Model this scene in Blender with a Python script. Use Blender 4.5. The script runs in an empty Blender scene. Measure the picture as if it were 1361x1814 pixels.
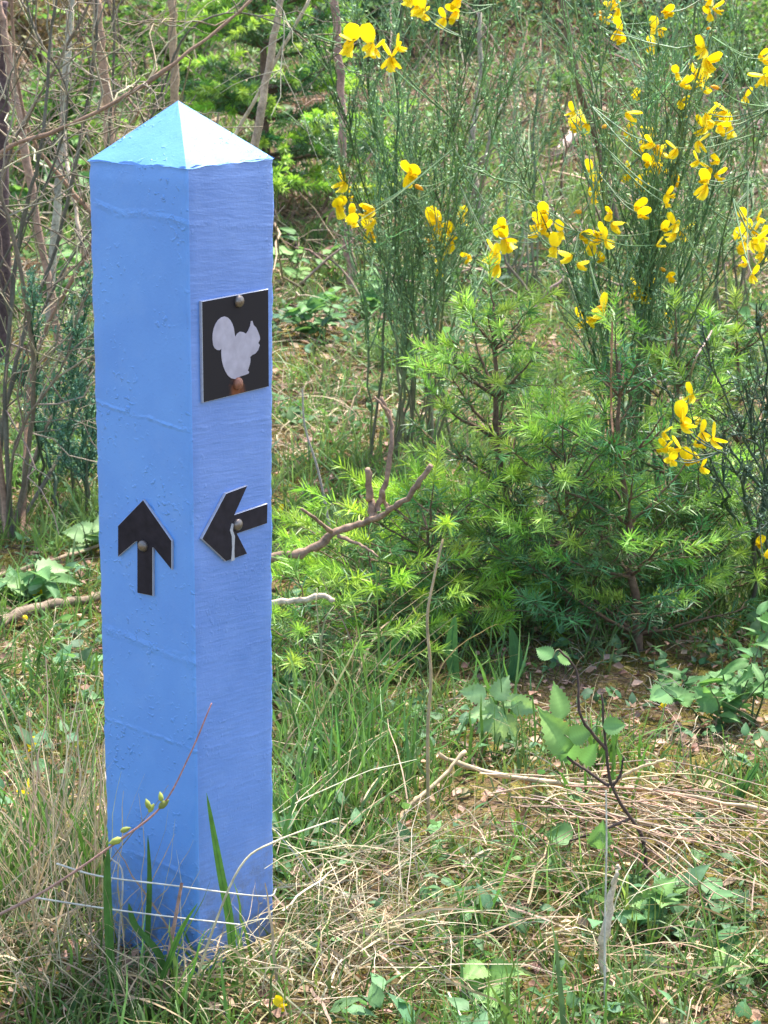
import bpy, math
import numpy as np

scene = bpy.context.scene
COL = scene.collection
# ------------------------------------------------------------------ camera
PW, PH = 1361.0, 1814.0
FPX, PITCH, ROLL = 3690.6, 0.2550, 0.0082
CAM = np.array([0.2439, -2.4695, 1.2176])
cF = np.array([0, math.cos(PITCH), -math.sin(PITCH)])
_R0 = np.array([1.0, 0, 0]); _U0 = np.cross(_R0, cF)
cR = _R0 * math.cos(ROLL) + _U0 * math.sin(ROLL)
cU = -_R0 * math.sin(ROLL) + _U0 * math.cos(ROLL)
from mathutils import Matrix
cam_d = bpy.data.cameras.new("camera")
cam_d.sensor_fit = 'HORIZONTAL'; cam_d.sensor_width = 36.0
cam_d.lens = 36.0 * FPX / PW
cam_d.clip_start = 0.05; cam_d.clip_end = 400
cam_d.dof.use_dof = True; cam_d.dof.focus_distance = 2.75; cam_d.dof.aperture_fstop = 30
cam = bpy.data.objects.new("camera", cam_d); COL.objects.link(cam)
cam.matrix_world = Matrix([[cR[0], cU[0], -cF[0], CAM[0]], [cR[1], cU[1], -cF[1], CAM[1]],
                           [cR[2], cU[2], -cF[2], CAM[2]], [0, 0, 0, 1]])
scene.camera = cam
# ------------------------------------------------------------------ light
SUN_EL, SUN_AZ = math.radians(62), math.radians(27)     # azimuth clockwise from +Y (north)
world = bpy.data.worlds.new("World"); scene.world = world; world.use_nodes = True
wn = world.node_tree; bg = wn.nodes["Background"]
sky = wn.nodes.new("ShaderNodeTexSky"); sky.sky_type = 'NISHITA'; sky.sun_disc = False
sky.sun_elevation = SUN_EL; sky.sun_rotation = SUN_AZ
sky.dust_density = 2.5; sky.air_density = 1.0
wn.links.new(sky.outputs[0], bg.inputs[0]); bg.inputs[1].default_value = 0.15
sd = bpy.data.lights.new("sun", 'SUN'); sd.energy = 3.9; sd.angle = math.radians(4.0); sd.color = (1.0, 0.95, 0.87)
so = bpy.data.objects.new("sun", sd); COL.objects.link(so)
sdir = np.array([math.sin(SUN_AZ) * math.cos(SUN_EL), math.cos(SUN_AZ) * math.cos(SUN_EL), math.sin(SUN_EL)])
from mathutils import Vector
so.rotation_euler = Vector(sdir).to_track_quat('Z', 'Y').to_euler()
so.location = (3, 3, 6)
scene.view_settings.view_transform = 'Standard'; scene.view_settings.look = 'None'
scene.view_settings.exposure = 1.8; scene.view_settings.gamma = 1.0
scene.view_settings.use_curve_mapping = False
scene.cycles.max_bounces = 8; scene.cycles.diffuse_bounces = 4; scene.cycles.transmission_bounces = 4

# ------------------------------------------------------------------ helpers
def nrm(v):
    return v / np.maximum(np.linalg.norm(v, axis=-1, keepdims=True), 1e-9)

_ph = np.random.default_rng(5).uniform(0, 6.28, (24,)); _fr = np.random.default_rng(6).normal(0, 1, (24, 2))
def patch(x, y, freq=2.0, k=0):
    """smooth noise, about -1..1"""
    s = 0
    for i in range(8):
        j = (i + k * 5) % 24
        s = s + np.sin(freq * (1 + .25 * i) * (_fr[j, 0] * x + _fr[j, 1] * y) + _ph[j])
    return s / 3.0

def hgt(x, y):
    x = np.asarray(x, float); y = np.asarray(y, float)
    s = 0.105 * np.log1p(np.exp(np.clip((y - 3.2) * 1.5, -30, 30))) / 1.5
    far = np.clip((y - 2.5) / 4, 0, 1)
    return s + 0.012 * patch(x, y, 2.2) + 0.05 * far * patch(x, y, .9, 2)

def ray(px, py):
    return nrm(cF + cR * (px - PW / 2) / FPX + cU * (PH / 2 - py) / FPX)
def at(px, py, Y):
    d = ray(px, py); return CAM + d * (Y - CAM[1]) / d[1]
def ground(px, py, lift=0.0):
    d = ray(px, py); t = 1.5
    for _ in range(6000):
        p = CAM + d * t
        if p[2] - lift <= hgt(p[0], p[1]): break
        t += .008
    return CAM + d * t
def atd(pts):
    return np.array([at(*p) for p in pts])

def spline(pts, k):
    p = np.asarray(pts, float); n = len(p)
    q = np.vstack([2 * p[0] - p[1], p, 2 * p[-1] - p[-2]])
    u = np.linspace(0, n - 1, k); i = np.minimum(u.astype(int), n - 2); f = (u - i)[:, None]
    a, b, c, d = q[i], q[i + 1], q[i + 2], q[i + 3]
    return .5 * (2 * b + (c - a) * f + (2 * a - 5 * b + 4 * c - d) * f ** 2 + (3 * b - a - 3 * c + d) * f ** 3)

class MB:
    def __init__(s): s.v = []; s.q = []; s.t = []; s.c = []; s.n = 0; s.qm = []; s.tm = []
    def add(s, v, f, c, mi=0):
        v = np.asarray(v, float).reshape(-1, 3); f = np.asarray(f, int)
        c = np.asarray(c, float)
        if c.ndim == 1: c = np.tile(c, (len(v), 1))
        s.v.append(v); s.c.append(c)
        (s.q if f.shape[1] == 4 else s.t).append(f + s.n)
        (s.qm if f.shape[1] == 4 else s.tm).append(np.full(len(f), mi))
        s.n += len(v)
    def tube(s, P, R, col, sides=4, cap=False):
        P = np.asarray(P, float)
        if P.ndim == 2: P = P[None]
        n, k, _ = P.shape
        R = np.broadcast_to(np.asarray(R, float), (n, k))
        T = nrm(np.gradient(P, axis=1))
        ref = np.where(np.abs(T[:, :1, 2:3]) > .8, np.array([1., .13, 0]), np.array([.1, .05, 1.]))
        u = nrm(np.cross(T, np.broadcast_to(ref, T.shape))); w = np.cross(T, u)
        a = np.arange(sides) * 2 * np.pi / sides
        V = P[:, :, None] + R[:, :, None, None] * (np.cos(a)[:, None] * u[:, :, None] + np.sin(a)[:, None] * w[:, :, None])
        c = np.asarray(col, float)
        if c.ndim == 1: c = np.broadcast_to(c, (n, k, 3))
        elif c.ndim == 2: c = np.broadcast_to(c[:, None], (n, k, 3))
        C = np.broadcast_to(c[:, :, None], (n, k, sides, 3)).reshape(-1, 3)
        base = (np.arange(n) * k * sides)[:, None, None]; r = (np.arange(k - 1) * sides)[None, :, None]
        j = np.arange(sides); j2 = (j + 1) % sides
        f = np.stack([base + r + j, base + r + j2, base + r + sides + j2, base + r + sides + j], -1).reshape(-1, 4)
        n0 = s.n
        s.add(V, f, C)
        if cap:
            for e in (0, k - 1):
                for i in range(n):
                    idx = n0 + i * k * sides + e * sides + np.arange(sides)
                    m = sides // 2
                    tri = [(idx[0], idx[b], idx[b + 1]) for b in range(1, sides - 1)]
                    s.t.append(np.array(tri)); s.tm.append(np.zeros(len(tri), int))
    def ribbon(s, P, W, S, col):
        P = np.asarray(P, float); n, k, _ = P.shape
        W = np.broadcast_to(np.asarray(W, float), (n, k)); S = np.asarray(S, float)
        if S.ndim == 2: S = S[:, None]
        V = np.stack([P - S * W[:, :, None] / 2, P + S * W[:, :, None] / 2], 2)
        c = np.asarray(col, float)
        if c.ndim == 1: c = np.broadcast_to(c, (n, k, 3))
        elif c.ndim == 2: c = np.broadcast_to(c[:, None], (n, k, 3))
        C = np.broadcast_to(c[:, :, None], (n, k, 2, 3)).reshape(-1, 3)
        base = (np.arange(n) * k * 2)[:, None]; r = (np.arange(k - 1) * 2)[None]
        f = np.stack([base + r, base + r + 1, base + r + 3, base + r + 2], -1).reshape(-1, 4)
        s.add(V, f, C)
    def inst(s, tv, tf, M, T, col):
        """template tv/tf put n times; M (n,3,3) rows = images of x,y,z axes"""
        n = len(T); m = len(tv)
        V = np.einsum('mi,nij->nmj', tv, M) + np.asarray(T)[:, None]
        f = (np.asarray(tf)[None] + (np.arange(n) * m)[:, None, None]).reshape(-1, np.asarray(tf).shape[1])
        c = np.asarray(col, float)
        if c.ndim == 2: c = np.repeat(c, m, 0)
        s.add(V, f, c)
    def build(s, name, mat, parent=None, smooth=False, loc=None):
        v = np.vstack(s.v); c = np.vstack(s.c)
        if loc is not None: v = v - np.asarray(loc)
        q = np.vstack(s.q) if s.q else np.zeros((0, 4), int); t = np.vstack(s.t) if s.t else np.zeros((0, 3), int)
        me = bpy.data.meshes.new(name)
        me.vertices.add(len(v)); me.vertices.foreach_set("co", v.astype(np.float32).ravel())
        nl = q.size + t.size; me.loops.add(nl); me.polygons.add(len(q) + len(t))
        me.loops.foreach_set("vertex_index", np.concatenate([q.ravel(), t.ravel()]).astype(np.int32))
        st = np.concatenate([np.arange(len(q)) * 4, q.size + np.arange(len(t)) * 3]).astype(np.int32)
        me.polygons.foreach_set("loop_start", st)
        mats = mat if isinstance(mat, (list, tuple)) else [mat]
        for m in mats: me.materials.append(m)
        mi = np.concatenate([np.concatenate(s.qm) if s.qm else np.zeros(0, int), np.concatenate(s.tm) if s.tm else np.zeros(0, int)])
        me.polygons.foreach_set("material_index", mi.astype(np.int32))
        if smooth: me.polygons.foreach_set("use_smooth", np.ones(len(q) + len(t), bool))
        me.update(calc_edges=True)
        at_ = me.color_attributes.new("col", 'FLOAT_COLOR', 'POINT')
        at_.data.foreach_set("color", np.hstack([np.clip(c, 0, 1), np.ones((len(c), 1))]).astype(np.float32).ravel())
        o = bpy.data.objects.new(name, me); COL.objects.link(o)
        if parent is not None: o.parent = parent
        if loc is not None: o.location = tuple(loc)
        return o

def tag(o, label=None, cat=None, group=None, kind=None):
    if label: o["label"] = label
    if cat: o["category"] = cat
    if group: o["group"] = group
    if kind: o["kind"] = kind
    return o
def empty(name, loc, label, cat, group=None):
    o = bpy.data.objects.new(name, None); COL.objects.link(o); o.location = tuple(loc); o.empty_display_size = .05
    return tag(o, label, cat, group)

def tint(rng, n, *bases, var=.18, hue=.06):
    """n colours mixed between the base colours with random brightness"""
    b = np.array(bases, float); w = rng.dirichlet(np.ones(len(b)) * .7, n) if len(b) > 1 else np.ones((n, 1))
    c = w @ b
    return np.clip(c * np.exp(rng.normal(0, var, (n, 1))) * np.exp(rng.normal(0, hue, (n, 3))), 0, 1)

def arcs(rng, S, D, L, k, droop=0., wob=.0, up=None):
    """curved paths: S start, D dir, L length, droop bends them down with the square of the way"""
    n = len(S); t = np.linspace(0, 1, k)[None, :, None]; L = np.asarray(L, float).reshape(-1, 1, 1)
    dr = np.broadcast_to(np.asarray(droop, float).reshape(-1, 1, 1), (n, 1, 1))
    P = S[:, None] + D[:, None] * L * t + np.array([0, 0, -1.]) * dr * L * t ** 2
    if wob:
        w = np.cumsum(rng.normal(0, 1, (n, k, 3)), 1) / math.sqrt(k); w -= w[:, :1]
        P = P + w * wob * L
    return P
def rdir(rng, n, elmin, elmax):
    az = rng.uniform(0, 2 * np.pi, n); el = np.radians(rng.uniform(elmin, elmax, n))
    return np.stack([np.cos(az) * np.cos(el), np.sin(az) * np.cos(el), np.sin(el)], -1)
def frame(D, rng=None, roll=None):
    """rows x,y,z with y along D"""
    D = nrm(D); n = len(D)
    ref = np.where(np.abs(D[:, 2:3]) > .9, np.array([1., 0, 0]), np.array([0, 0, 1.]))
    x = nrm(np.cross(D, ref)); z = np.cross(x, D)
    if roll is not None:
        c = np.cos(roll)[:, None]; s_ = np.sin(roll)[:, None]
        x, z = x * c + z * s_, -x * s_ + z * c
    return np.stack([x, D, z], 1)

# ------------------------------------------------------------------ materials
def newmat(name):
    m = bpy.data.materials.new(name); m.use_nodes = True
    nt = m.node_tree; nt.nodes.clear()
    return m, nt, nt.nodes.new, nt.links.new
def plant_mat(name, rough=.6, transl=.3, spec=.3, nscale=60., namt=.35, tr_tint=(1.0, 1.05, .6)):
    m, nt, N, Lk = newmat(name)
    out = N("ShaderNodeOutputMaterial"); a = N("ShaderNodeAttribute"); a.attribute_name = "col"
    tc = N("ShaderNodeTexCoord"); nz = N("ShaderNodeTexNoise"); nz.inputs["Scale"].default_value = nscale; nz.inputs["Detail"].default_value = 3
    Lk(tc.outputs["Object"], nz.inputs["Vector"])
    mr = N("ShaderNodeMapRange"); mr.inputs[1].default_value = .25; mr.inputs[2].default_value = .75
    mr.inputs[3].default_value = 1 - namt; mr.inputs[4].default_value = 1 + namt
    Lk(nz.outputs["Fac"], mr.inputs[0])
    mx = N("ShaderNodeVectorMath"); mx.operation = 'SCALE'; Lk(a.outputs["Color"], mx.inputs[0]); Lk(mr.outputs[0], mx.inputs["Scale"])
    p = N("ShaderNodeBsdfPrincipled"); p.inputs["Roughness"].default_value = rough; p.inputs["Specular IOR Level"].default_value = spec
    Lk(mx.outputs[0], p.inputs["Base Color"])
    if transl > 0:
        tb = N("ShaderNodeBsdfTranslucent"); t2 = N("ShaderNodeVectorMath"); t2.operation = 'MULTIPLY'
        t2.inputs[1].default_value = tr_tint; Lk(mx.outputs[0], t2.inputs[0]); Lk(t2.outputs[0], tb.inputs["Color"])
        ms = N("ShaderNodeMixShader"); ms.inputs[0].default_value = transl
        Lk(p.outputs[0], ms.inputs[1]); Lk(tb.outputs[0], ms.inputs[2]); Lk(ms.outputs[0], out.inputs[0])
    else:
        Lk(p.outputs[0], out.inputs[0])
    return m
def bark_mat(name, scale=90., bump=.4, amt=.5):
    m, nt, N, Lk = newmat(name)
    out = N("ShaderNodeOutputMaterial"); a = N("ShaderNodeAttribute"); a.attribute_name = "col"
    tc = N("ShaderNodeTexCoord"); nz = N("ShaderNodeTexNoise"); nz.inputs["Scale"].default_value = scale; nz.inputs["Detail"].default_value = 6
    nz.inputs["Roughness"].default_value = .7
    Lk(tc.outputs["Object"], nz.inputs["Vector"])
    mr = N("ShaderNodeMapRange"); mr.inputs[1].default_value = .3; mr.inputs[2].default_value = .7; mr.inputs[3].default_value = 1 - amt; mr.inputs[4].default_value = 1 + amt
    Lk(nz.outputs["Fac"], mr.inputs[0])
    mx = N("ShaderNodeVectorMath"); mx.operation = 'SCALE'; Lk(a.outputs["Color"], mx.inputs[0]); Lk(mr.outputs[0], mx.inputs["Scale"])
    p = N("ShaderNodeBsdfPrincipled"); p.inputs["Roughness"].default_value = .8; p.inputs["Specular IOR Level"].default_value = .2
    Lk(mx.outputs[0], p.inputs["Base Color"])
    b = N("ShaderNodeBump"); b.inputs["Strength"].default_value = bump; b.inputs["Distance"].default_value = .004
    Lk(nz.outputs["Fac"], b.inputs["Height"]); Lk(b.outputs[0], p.inputs["Normal"])
    Lk(p.outputs[0], out.inputs[0]); return m

M_GRASS = plant_mat("grass_blade", .5, .35, .35)
M_STRAW = plant_mat("dry_straw", .6, .2, .3, tr_tint=(1, .95, .8))
M_NEEDLE = plant_mat("needles", .45, .2, .4)
M_SHOOT = plant_mat("new_needles", .45, .4, .35)
M_BROOM = plant_mat("broom_green", .5, .15, .3)
M_LEAF = plant_mat("leaf_green", .55, .38, .18, 120, .2)
M_PETAL = plant_mat("yellow_petal", .5, .3, .2, 80, .12, (1, .95, .5))
M_LITTER = plant_mat("dead_leaves", .7, .1, .2, tr_tint=(1, .9, .7))
M_BARK = bark_mat("bark")
M_TWIG = bark_mat("twig_bark", 160, .3, .35)

# ------------------------------------------------------------------ ground
def make_ground():
    m, nt, N, Lk = newmat("forest_floor")
    out = N("ShaderNodeOutputMaterial"); p = N("ShaderNodeBsdfPrincipled"); p.inputs["Roughness"].default_value = .95
    p.inputs["Specular IOR Level"].default_value = .1
    tc = N("ShaderNodeTexCoord")
    def noise(sc, det=6, ro=.65):
        n = N("ShaderNodeTexNoise"); n.inputs["Scale"].default_value = sc; n.inputs["Detail"].default_value = det
        n.inputs["Roughness"].default_value = ro; Lk(tc.outputs["Object"], n.inputs["Vector"]); return n
    def mix(f, a, b, lo=.42, hi=.58):
        mr = N("ShaderNodeMapRange"); mr.inputs[1].default_value = lo; mr.inputs[2].default_value = hi
        Lk(f, mr.inputs[0]); x = N("ShaderNodeMix"); x.data_type = 'RGBA'; Lk(mr.outputs[0], x.inputs[0])
        for v, i in ((a, 6), (b, 7)):
            if isinstance(v, tuple): x.inputs[i].default_value = (*v, 1)
            else: Lk(v, x.inputs[i])
        return x.outputs[2]
    fine = noise(140); mid = noise(17); big = noise(2.3, 4)
    litter = mix(fine.outputs["Fac"], (.05, .03, .018), (.19, .125, .07), .38, .65)
    moss = mix(fine.outputs["Fac"], (.075, .075, .014), (.24, .20, .045), .35, .65)
    tan = mix(noise(70).outputs["Fac"], (.10, .062, .04), (.30, .215, .14), .35, .65)
    c1 = mix(mid.outputs["Fac"], litter, moss)
    c2 = mix(big.outputs["Fac"], c1, tan, .5, .68)
    Lk(c2, p.inputs["Base Color"])
    b = N("ShaderNodeBump"); b.inputs["Strength"].default_value = .9; b.inputs["Distance"].default_value = .012
    Lk(fine.outputs["Fac"], b.inputs["Height"]); Lk(b.outputs[0], p.inputs["Normal"]); Lk(p.outputs[0], out.inputs[0])
    xs = np.concatenate([np.linspace(-90, -4, 24)[:-1], np.linspace(-4, 5, 181), np.linspace(5, 90, 24)[1:]])
    ys = np.concatenate([np.linspace(-60, -3, 16)[:-1], np.linspace(-3, 12, 301), np.linspace(12, 160, 40)[1:]])
    X, Y = np.meshgrid(xs, ys); Z = hgt(X, Y)
    V = np.stack([X, Y, Z], -1).reshape(-1, 3); nx = len(xs)
    i, j = np.meshgrid(np.arange(len(ys) - 1), np.arange(nx - 1), indexing='ij'); k = (i * nx + j).ravel()
    mb = MB(); mb.add(V, np.stack([k, k + 1, k + nx + 1, k + nx], -1), (.2, .2, .2))
    tag(mb.build("ground", m, smooth=True), kind="structure")
make_ground()

# ------------------------------------------------------------------ waymarker post
YAW = 0.1717; PWID = 0.15; CAPH = 0.0673
_r = PWID / math.sqrt(2)
def pc(ang): return np.array([_r * math.cos(ang), _r * math.sin(ang), 0])
cN, cL_, cR_, cB = pc(-math.pi / 2 + YAW), pc(-math.pi + YAW), pc(YAW), pc(math.pi / 2 + YAW)
class Face:
    def __init__(s, a, b):
        s.o = a; s.u = nrm(b - a); s.n = nrm(np.cross(s.u, [0, 0, 1.]))
    def loc(s, px, py, h=.004):
        d = ray(px, py); t = ((s.o + s.n * h - CAM) @ s.n) / (d @ s.n); p = CAM + d * t
        return np.array([(p - s.o) @ s.u, p[2]])
    def pt(s, uv, h): return s.o + s.u * uv[0] + np.array([0, 0, 1.]) * uv[1] + s.n * h
FL, FR = Face(cL_, cN), Face(cN, cR_)

def paint_mat(name, sawn):
    m, nt, N, Lk = newmat(name)
    out = N("ShaderNodeOutputMaterial"); p = N("ShaderNodeBsdfPrincipled")
    tc = N("ShaderNodeTexCoord"); O = tc.outputs["Object"]
    def noise(sc, det=5, ro=.6, vec=O):
        n = N("ShaderNodeTexNoise"); n.inputs["Scale"].default_value = sc; n.inputs["Detail"].default_value = det
        n.inputs["Roughness"].default_value = ro; Lk(vec, n.inputs["Vector"]); return n.outputs["Fac"]
    def math_(op, a, b=None, c=None):
        x = N("ShaderNodeMath"); x.operation = op
        for i, v in enumerate((a, b, c)):
            if v is None: continue
            if isinstance(v, (int, float)): x.inputs[i].default_value = v
            else: Lk(v, x.inputs[i])
        return x.outputs[0]
    def mrange(f, a, b, c, d):
        x = N("ShaderNodeMapRange"); Lk(f, x.inputs[0])
        for i, v in enumerate((a, b, c, d)): x.inputs[i + 1].default_value = v
        return x.outputs[0]
    n1 = noise(9); n2 = noise(70, 4)
    cr = N("ShaderNodeMix"); cr.data_type = 'RGBA'
    cr.inputs[6].default_value = (.102, .285, .70, 1) if not sawn else (.105, .225, .56, 1)  # smooth face's blue lightened, sawn face's darkened: light and shade put into colour
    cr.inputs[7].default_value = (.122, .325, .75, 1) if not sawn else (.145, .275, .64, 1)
    Lk(mrange(n1, .35, .65, 0, 1), cr.inputs[0])
    # small worn flecks
    fl = mrange(noise(230, 2, .5), .70, .78, 0, .5)
    c2 = N("ShaderNodeMix"); c2.data_type = 'RGBA'; Lk(fl, c2.inputs[0]); Lk(cr.outputs[2], c2.inputs[6]); c2.inputs[7].default_value = (.045, .14, .38, 1)
    # weathering: chalky paler patches and a splash of soil at the foot
    c3 = N("ShaderNodeMix"); c3.data_type = 'RGBA'; Lk(mrange(noise(26, 7, .72), .52, .75, 0, .13), c3.inputs[0]); Lk(c2.outputs[2], c3.inputs[6]); c3.inputs[7].default_value = (.30, .45, .74, 1)
    sz0 = N("ShaderNodeSeparateXYZ"); Lk(O, sz0.inputs[0]); foot = mrange(sz0.outputs["Z"], .02, .16, 1, 0)
    spl = math_('MULTIPLY', foot, mrange(noise(55, 6, .7), .45, .62, .1, .8))
    c4 = N("ShaderNodeMix"); c4.data_type = 'RGBA'; Lk(spl, c4.inputs[0]); Lk(c3.outputs[2], c4.inputs[6]); c4.inputs[7].default_value = (.12, .13, .13, 1)
    Lk(c4.outputs[2], p.inputs["Base Color"])
    p.inputs["Roughness"].default_value = .34; p.inputs["Specular IOR Level"].default_value = .7
    sx = N("ShaderNodeSeparateXYZ"); Lk(O, sx.inputs[0]); z = sx.outputs["Z"]
    # drips and dabs: sparse bumps of thick paint
    dabs = mrange(noise(150, 2, .4), .60, .72, 0, 1)
    clump = mrange(noise(11, 3, .6), .48, .62, .05, 1)
    h = math_('MULTIPLY', dabs, clump)
    # rings of grain that broke through the paint
    zz = math_('ADD', z, math_('MULTIPLY', math_('SUBTRACT', n1, .5), .03))
    zz = math_('ADD', zz, math_('MULTIPLY', sx.outputs["X"], .12))
    for z0, wd in ((.935, .006), (.70, .004), (.415, .008), (.30, .004), (.13, .006)):
        d = math_('ABSOLUTE', math_('SUBTRACT', zz, z0))
        band = mrange(d, 0, wd, 1, 0)
        h = math_('ADD', h, math_('MULTIPLY', band, math_('MULTIPLY', mrange(n2, .35, .65, 0, 1), .9)))
    if sawn:
        mp = N("ShaderNodeMapping"); mp.inputs["Rotation"].default_value = (0, math.radians(-9), math.radians(-10)); Lk(O, mp.inputs["Vector"])
        st = N("ShaderNodeMapping"); st.inputs["Scale"].default_value = (26, 26, 200); Lk(mp.outputs[0], st.inputs["Vector"])
        saw = noise(1.0, 3, .55, st.outputs[0])
        h = math_('ADD', h, math_('MULTIPLY', saw, 1.5)); h = math_('ADD', h, math_('MULTIPLY', noise(260, 3), .5))
    else:
        st = N("ShaderNodeMapping"); st.inputs["Scale"].default_value = (60, 60, 9); Lk(O, st.inputs["Vector"])
        h = math_('ADD', h, math_('MULTIPLY', noise(1.0, 4, .6, st.outputs[0]), .35))
        h = math_('ADD', h, math_('MULTIPLY', noise(300, 2), .15))
    b = N("ShaderNodeBump"); b.inputs["Strength"].default_value = .30 if sawn else .75; b.inputs["Distance"].default_value = .0018
    Lk(h, b.inputs["Height"]); Lk(b.outputs[0], p.inputs["Normal"]); Lk(p.outputs[0], out.inputs[0]); return m
M_PAINT = paint_mat("blue_paint", False); M_SAWN = paint_mat("blue_paint_shaded_on_sawn_wood", True)

def simple_mat(name, col, rough, metal=0., var=.25, scale=120., spec=.4, bump=0.):
    m, nt, N, Lk = newmat(name); out = N("ShaderNodeOutputMaterial"); p = N("ShaderNodeBsdfPrincipled")
    tc = N("ShaderNodeTexCoord"); nz = N("ShaderNodeTexNoise"); nz.inputs["Scale"].default_value = scale; nz.inputs["Detail"].default_value = 5
    Lk(tc.outputs["Object"], nz.inputs["Vector"]); x = N("ShaderNodeMix"); x.data_type = 'RGBA'; Lk(nz.outputs["Fac"], x.inputs[0])
    x.inputs[6].default_value = (*[c * (1 - var) for c in col], 1); x.inputs[7].default_value = (*[min(1, c * (1 + var)) for c in col], 1)
    Lk(x.outputs[2], p.inputs["Base Color"]); p.inputs["Roughness"].default_value = rough; p.inputs["Metallic"].default_value = metal
    p.inputs["Specular IOR Level"].default_value = spec
    if bump:
        b = N("ShaderNodeBump"); b.inputs["Strength"].default_value = bump; b.inputs["Distance"].default_value = .001
        Lk(nz.outputs["Fac"], b.inputs["Height"]); Lk(b.outputs[0], p.inputs["Normal"])
    Lk(p.outputs[0], out.inputs[0]); return m
M_BLACK = simple_mat("black_enamel", (.020, .017, .024), .6, 0, .7, 90, .15)
M_EDGE = simple_mat("bare_metal_edge", (.42, .44, .50), .5, .3, .25, 200)
M_EMBLEM = simple_mat("worn_white_print", (.38, .355, .42), .65, 0, .32, 75)
M_BOLT = simple_mat("weathered_bolt", (.20, .17, .15), .42, .75, .45, 300, .5, .3)
M_RUST = simple_mat("rusty_bolt", (.26, .115, .075), .55, .4, .5, 300, .4, .4)
def rust_plate_mat(center):
    m, nt, N, Lk = newmat("black_enamel_with_rust"); out = N("ShaderNodeOutputMaterial"); p = N("ShaderNodeBsdfPrincipled")
    tc = N("ShaderNodeTexCoord"); vm = N("ShaderNodeVectorMath"); vm.operation = 'DISTANCE'; Lk(tc.outputs["Object"], vm.inputs[0]); vm.inputs[1].default_value = tuple(center)
    nz = N("ShaderNodeTexNoise"); nz.inputs["Scale"].default_value = 120; nz.inputs["Detail"].default_value = 6; Lk(tc.outputs["Object"], nz.inputs["Vector"])
    ad = N("ShaderNodeMath"); ad.operation = 'MULTIPLY_ADD'; Lk(nz.outputs["Fac"], ad.inputs[0]); ad.inputs[1].default_value = .022; Lk(vm.outputs["Value"], ad.inputs[2])
    mr = N("ShaderNodeMapRange"); mr.inputs[1].default_value = .017; mr.inputs[2].default_value = .028; mr.inputs[3].default_value = .85; mr.inputs[4].default_value = 0; Lk(ad.outputs[0], mr.inputs[0])
    x = N("ShaderNodeMix"); x.data_type = 'RGBA'; Lk(mr.outputs[0], x.inputs[0]); x.inputs[6].default_value = (.018, .016, .020, 1); x.inputs[7].default_value = (.21, .07, .03, 1)
    Lk(x.outputs[2], p.inputs["Base Color"]); p.inputs["Roughness"].default_value = .6; p.inputs["Specular IOR Level"].default_value = .15
    Lk(p.outputs[0], out.inputs[0]); return m

import bmesh
def prism(name, face, poly, h0, h1, mats, parent, bevel=.0006, col=None):
    """outline poly (face u,z) lifted from h0 to h1; top gets mats[0], side mats[1]"""
    bm = bmesh.new()
    lo = [bm.verts.new(face.pt(p, h0)) for p in poly]; hi = [bm.verts.new(face.pt(p, h1)) for p in poly]
    n = len(poly); top = bm.faces.new(hi); bot = bm.faces.new(lo[::-1])
    for i in range(n):
        f = bm.faces.new((lo[i], lo[(i + 1) % n], hi[(i + 1) % n], hi[i])); f.material_index = 1
    bot.material_index = 1
    bm.normal_update()
    if top.normal.dot(Vector(face.n)) < 0:
        for f in bm.faces: f.normal_flip()
    if bevel:
        res = bmesh.ops.bevel(bm, geom=[e for e in top.edges], offset=bevel, segments=1, affect='EDGES', material=1)
    bmesh.ops.triangulate(bm, faces=[f for f in bm.faces if len(f.verts) > 4])
    me = bpy.data.meshes.new(name); bm.to_mesh(me); bm.free()
    for m in mats: me.materials.append(m)
    o = bpy.data.objects.new(name, me); COL.objects.link(o); o.parent = parent
    return o
def dome(name, face, uv, r, h0, mat, parent):
    mb = MB(); k = 7; s_ = 16; V = []
    w = np.cross(face.n, face.u)
    V.append(face.pt(uv, h0))
    prof = [(1.0, 0.0), (1.0, .18)] + [(math.cos(a), .18 + .62 * math.sin(a)) for a in np.linspace(.18, 1.45, k - 2)]
    V = []
    for rr, hh in prof:
        for j in range(s_):
            a = 2 * math.pi * j / s_
            V.append(face.pt((uv[0] + rr * r * math.cos(a), uv[1] + rr * r * math.sin(a)), h0 + hh * r))
    F = [(i * s_ + j, i * s_ + (j + 1) % s_, (i + 1) * s_ + (j + 1) % s_, (i + 1) * s_ + j) for i in range(len(prof) - 1) for j in range(s_)]
    mb.add(V, F, (.3, .3, .3))
    ntop = (len(prof) - 1) * s_
    mb.add(np.vstack([np.array(V[ntop:]), face.pt(uv, h0 + .81 * r)[None]]), [(j, (j + 1) % s_, s_) for j in range(s_)], (.3, .3, .3))
    return mb.build(name, mat, parent, smooth=True)

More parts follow.
